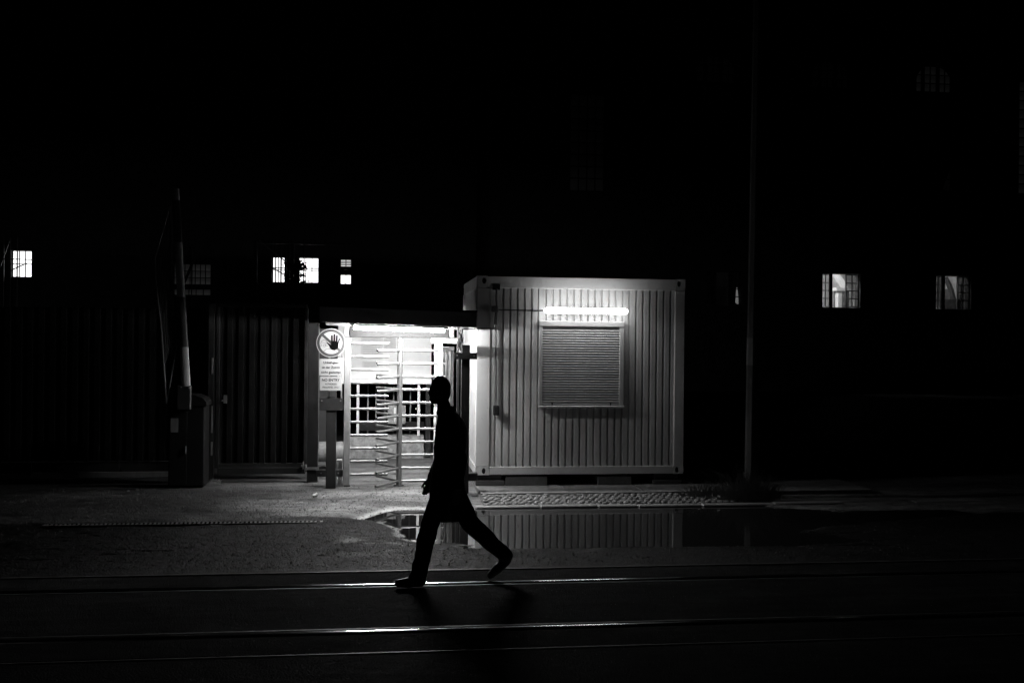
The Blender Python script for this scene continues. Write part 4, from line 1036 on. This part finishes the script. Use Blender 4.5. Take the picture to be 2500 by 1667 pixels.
for k in range(130):
    c = Vector((rnd.gauss(-3.42, .13), 43.5+rnd.gauss(0, .1), rnd.gauss(5.13, .09))); s_ = rnd.uniform(.03, .07)
    tw.add([c+Vector((-s_, 0, 0)), c+Vector((0, s_*.3, s_)), c+Vector((s_, 0, rnd.uniform(-.3, .3)*s_)), c+Vector((0, 0, -s_*.8))], [(0,1,2,3)])
tw.tube((-3.5, 43.5, 5.0), (-3.2, 43.5, 5.1), .02, 5)
part('crown', tw, M['bark'], TR)

# ================================================================== THE WALKING PERSON
PY = 8.80
Z0 = .03
def px2(x_, z_, dy=0): return Vector((x_, PY+dy, z_+Z0))
body = MB()
def ell(c, rx, ry, rz, nu=16, nv=12, tilt=0., mb_=None):
    mb_ = mb_ or body; vs = []; fs = []
    ct, st = math.cos(tilt), math.sin(tilt)
    for j in range(nv+1):
        ph_ = PI*j/nv
        for i in range(nu):
            a = 2*PI*i/nu; x_, y_, z_ = rx*math.sin(ph_)*math.cos(a), ry*math.sin(ph_)*math.sin(a), rz*math.cos(ph_)
            vs.append((c[0]+x_*ct+z_*st, c[1]+y_, c[2]-x_*st+z_*ct))
        if j:
            for i in range(nu): fs.append(((j-1)*nu+i, (j-1)*nu+(i+1)%nu, j*nu+(i+1)%nu, j*nu+i))
    mb_.add(vs, fs)
def limb(p, q, r0, r1, n=14, mb_=None):
    mb_ = mb_ or body; mb_.tube(p, q, r0, n, r1=r1); ell(p, r0, r0, r0, 12, 8, mb_=mb_); ell(q, r1, r1, r1, 12, 8, mb_=mb_)
hipc = px2(.590, .93); chest = px2(.600, 1.32); neck = px2(.575, 1.50); head = px2(.520, 1.655)
# torso: hips to shoulders
def stack(rings, mb_=None):
    mb_ = mb_ or body; n = 20; vs = []; fs = []
    for i, (c, rx, ry) in enumerate(rings):
        for k in range(n): a = 2*PI*k/n; vs.append((c[0]+rx*math.cos(a), c[1]+ry*math.sin(a), c[2]))
        if i:
            for k in range(n): fs.append(((i-1)*n+k, (i-1)*n+(k+1)%n, i*n+(k+1)%n, i*n+k))
    fs += [tuple(range(n)), tuple(reversed(range((len(rings)-1)*n, len(rings)*n)))]; mb_.add(vs, fs)
stack([(px2(.596, .560), .166, .210), (px2(.594, .66), .160, .208), (px2(.590, .78), .155, .205), (px2(.592, .92), .142, .195), (px2(.600, 1.08), .128, .180), (px2(.612, 1.22), .138, .200), (px2(.615, 1.34), .135, .215), (px2(.605, 1.42), .115, .205), (px2(.590, 1.475), .08, .13), (px2(.578, 1.50), .058, .062)])
limb(px2(.580, 1.47), px2(.545, 1.57), .058, .054)
# shoulders
for s_ in (-1, 1): ell(px2(.605, 1.385, s_*.185), .075, .075, .078)
n0 = len(body.v)
# head: skull, jaw, nose, ears, brow, chin, collar
ell(px2(.528, 1.685), .098, .076, .108); ell(px2(.488, 1.625), .058, .054, .072); ell(px2(.470, 1.572), .030, .034, .026)
ell(px2(.432, 1.640), .020, .013, .017); limb(px2(.440, 1.685), px2(.426, 1.645), .009, .014)
ell(px2(.441, 1.700), .014, .046, .012); ell(px2(.437, 1.600), .011, .024, .010); ell(px2(.437, 1.588), .011, .021, .009)
for s_ in (-1, 1): ell(px2(.540, 1.655, s_*.076), .018, .009, .031); ell(px2(.443, 1.678, s_*.031), .010, .013, .010)
hc = px2(.515, 1.60)
def shrink(v): return (hc.x-.012+(v[0]-hc.x)*.87, hc.y+(v[1]-hc.y)*.92, hc.z+(v[2]-hc.z)*.95)
body.v[n0:] = [shrink(v) for v in body.v[n0:]]
# legs: front (flat), rear (toe-off)
hipF, kneeF, ankF = px2(.575, .90, -.09), px2(.430, .50, -.09), px2(.345, .095, -.10)
hipR, kneeR, ankR = px2(.600, .90, .09), px2(.800, .50, .09), px2(1.115, .205, .10)
limb(hipF, kneeF, .100, .080); limb(kneeF, kneeF.lerp(ankF, .4), .080, .078); limb(kneeF.lerp(ankF, .4), ankF, .078, .070)
limb(hipR, kneeR, .100, .082); limb(kneeR, kneeR.lerp(ankR, .4), .082, .078); limb(kneeR.lerp(ankR, .4), ankR, .078, .066)
# shoes
def shoe(heel, toe, up_):
    heel, toe = Vector(heel), Vector(toe); d = toe-heel
    limb(heel, heel+d*.5, .043, .044); limb(heel+d*.5, toe, .046, .032)
    limb(heel+up_*.03, heel+d*.35+up_*.045, .042, .040)
shoe(px2(.370, .043, -.10), px2(.175, .036, -.115), Vector((0, 0, 1)))
shoe(px2(1.125, .165, .10), px2(.985, .036, .105), Vector((.35, 0, .9)))
# arms: right (camera side) swings back, left swings forward
shN, elN, wrN = px2(.605, 1.385, -.20), px2(.690, 1.105, -.235), px2(.665, .865, -.245)
shF, elF, wrF = px2(.605, 1.385, .20), px2(.560, 1.10, .235), px2(.460, .885, .225)
for a, b, c in ((shN, elN, wrN), (shF, elF, wrF)):
    limb(a, b, .062, .048); limb(b, c, .048, .036)
def hand_at(w_, dirv, thumb_side):
    d = dirv.normalized(); side = Vector((0, 1, 0)); fwd = Vector((-1, 0, 0))
    palm = w_+d*.055; ell(palm, .036, .016, .046); limb(w_, palm, .024, .026, 10)
    for k, (off, L_) in enumerate(((-.027, .062), (-.009, .072), (.009, .068), (.026, .054))):
        b0 = palm+d*.035+fwd*(-off); b1 = b0+d*L_*.5+side*.004*thumb_side; b2 = b1+d*L_*.42+side*.022*thumb_side
        limb(b0, b1, .0098, .0088, 8); limb(b1, b2, .0088, .0075, 8)
    t0 = palm-d*.025+fwd*.030; t1 = t0+d*.030+fwd*.018+side*.01*thumb_side; t2 = t1+d*.030+fwd*.004+side*.008*thumb_side
    limb(t0, t1, .012, .010, 8); limb(t1, t2, .010, .008, 8)
hand_at(wrN, Vector((-.12, 0, -1)), 1); hand_at(wrF, Vector((-.35, 0, -1)), -1)
tmp = bpy.data.objects.new('body_tmp', body.mesh('body_tmp', M['coat'])); COL.objects.link(tmp)
rm = tmp.modifiers.new('r', 'REMESH'); rm.mode = 'VOXEL'; rm.voxel_size = .0065; rm.use_smooth_shade = True
sm_ = tmp.modifiers.new('s', 'SMOOTH'); sm_.iterations = 3; sm_.factor = .5
dg = bpy.context.evaluated_depsgraph_get(); dg.update(); me = bpy.data.meshes.new_from_object(tmp.evaluated_get(dg)); bpy.data.objects.remove(tmp)
me.name = 'body'; PR = thing('person', (.6, PY, Z0), 'person in a long dark coat striding left across the far tram rail', 'person')
me.materials.clear()
for k in ('coat', 'skin', 'trousers', 'shoe'): me.materials.append(M[k])
O = org(PR); idx = []
for p in me.polygons:
    c = p.center; z = c.z-Z0; k = 0
    if z > 1.505: k = 1
    elif z < .855 and ((c.y-PY) < -.205 or (c.y-PY) > .200) and z > .55: k = 1
    elif z < .60:
        k = 2
        if z < .085 or (c.x > .94 and z < .20): k = 3
    idx.append(k)
me.polygons.foreach_set('material_index', idx); me.polygons.foreach_set('use_smooth', [True]*len(me.polygons))
NRM = [v.normal.copy() for v in me.vertices]
for v, nrm in zip(me.vertices, NRM):
    c = v.co.copy(); z = c.z-Z0
    if .10 < z < 1.46:        # folds and creases in coat and trousers
        w_ = min(1, (z-.10)/.1)*min(1, (1.46-z)/.06); hand_ = 1 if abs(c.y-PY) < .19 or z > .95 else .0
        f_ = mnoise.noise(Vector((c.x*9, c.y*9, c.z*(3 if z > .6 else 14))))*.013 + mnoise.noise(Vector((c.x*22, c.y*20, c.z*12+5)))*.005
        c = c + Vector((nrm.x, nrm.y, 0))*f_*w_*hand_
    v.co = c-O
bo = bpy.data.objects.new('body', me); COL.objects.link(bo); bo.parent = PR
hm = MB(); hvs = []; 
ell(px2(.538, 1.700), .103, .083, .106, 20, 14, mb_=hm); ell(px2(.572, 1.645), .066, .070, .080, 16, 12, mb_=hm)
for v in list(hm.v):
    hvs.append(v)
hm.v = [(v[0]+.004*mnoise.noise(Vector(v)*60), v[1]+.004*mnoise.noise(Vector(v)*55), max(v[2], 1.60+Z0) if v[0] < .50 else v[2]+.004*mnoise.noise(Vector(v)*70)) for v in hvs]
hm.v = [((v[0] if v[0] > .452 else .452), v[1], v[2] if v[0] > .49 else max(v[2], 1.725+Z0)) for v in hm.v]
hm.v = [shrink(v) for v in hm.v]
part('hair', hm, M['hair'], PR, True)
cm_ = MB(); stack([(px2(.585, 1.455), .095, .105), (px2(.572, 1.50), .078, .080), (px2(.565, 1.535), .074, .076)], cm_); part('collar', cm_, M['coat'], PR, True)
em = MB()
for s_ in (-1, 1): ell(px2(.4335, 1.679, s_*.031), .006, .009, .006, 8, 6, mb_=em)
em.v = [shrink(v) for v in em.v]
part('eyes', em, M['black'], PR, True)
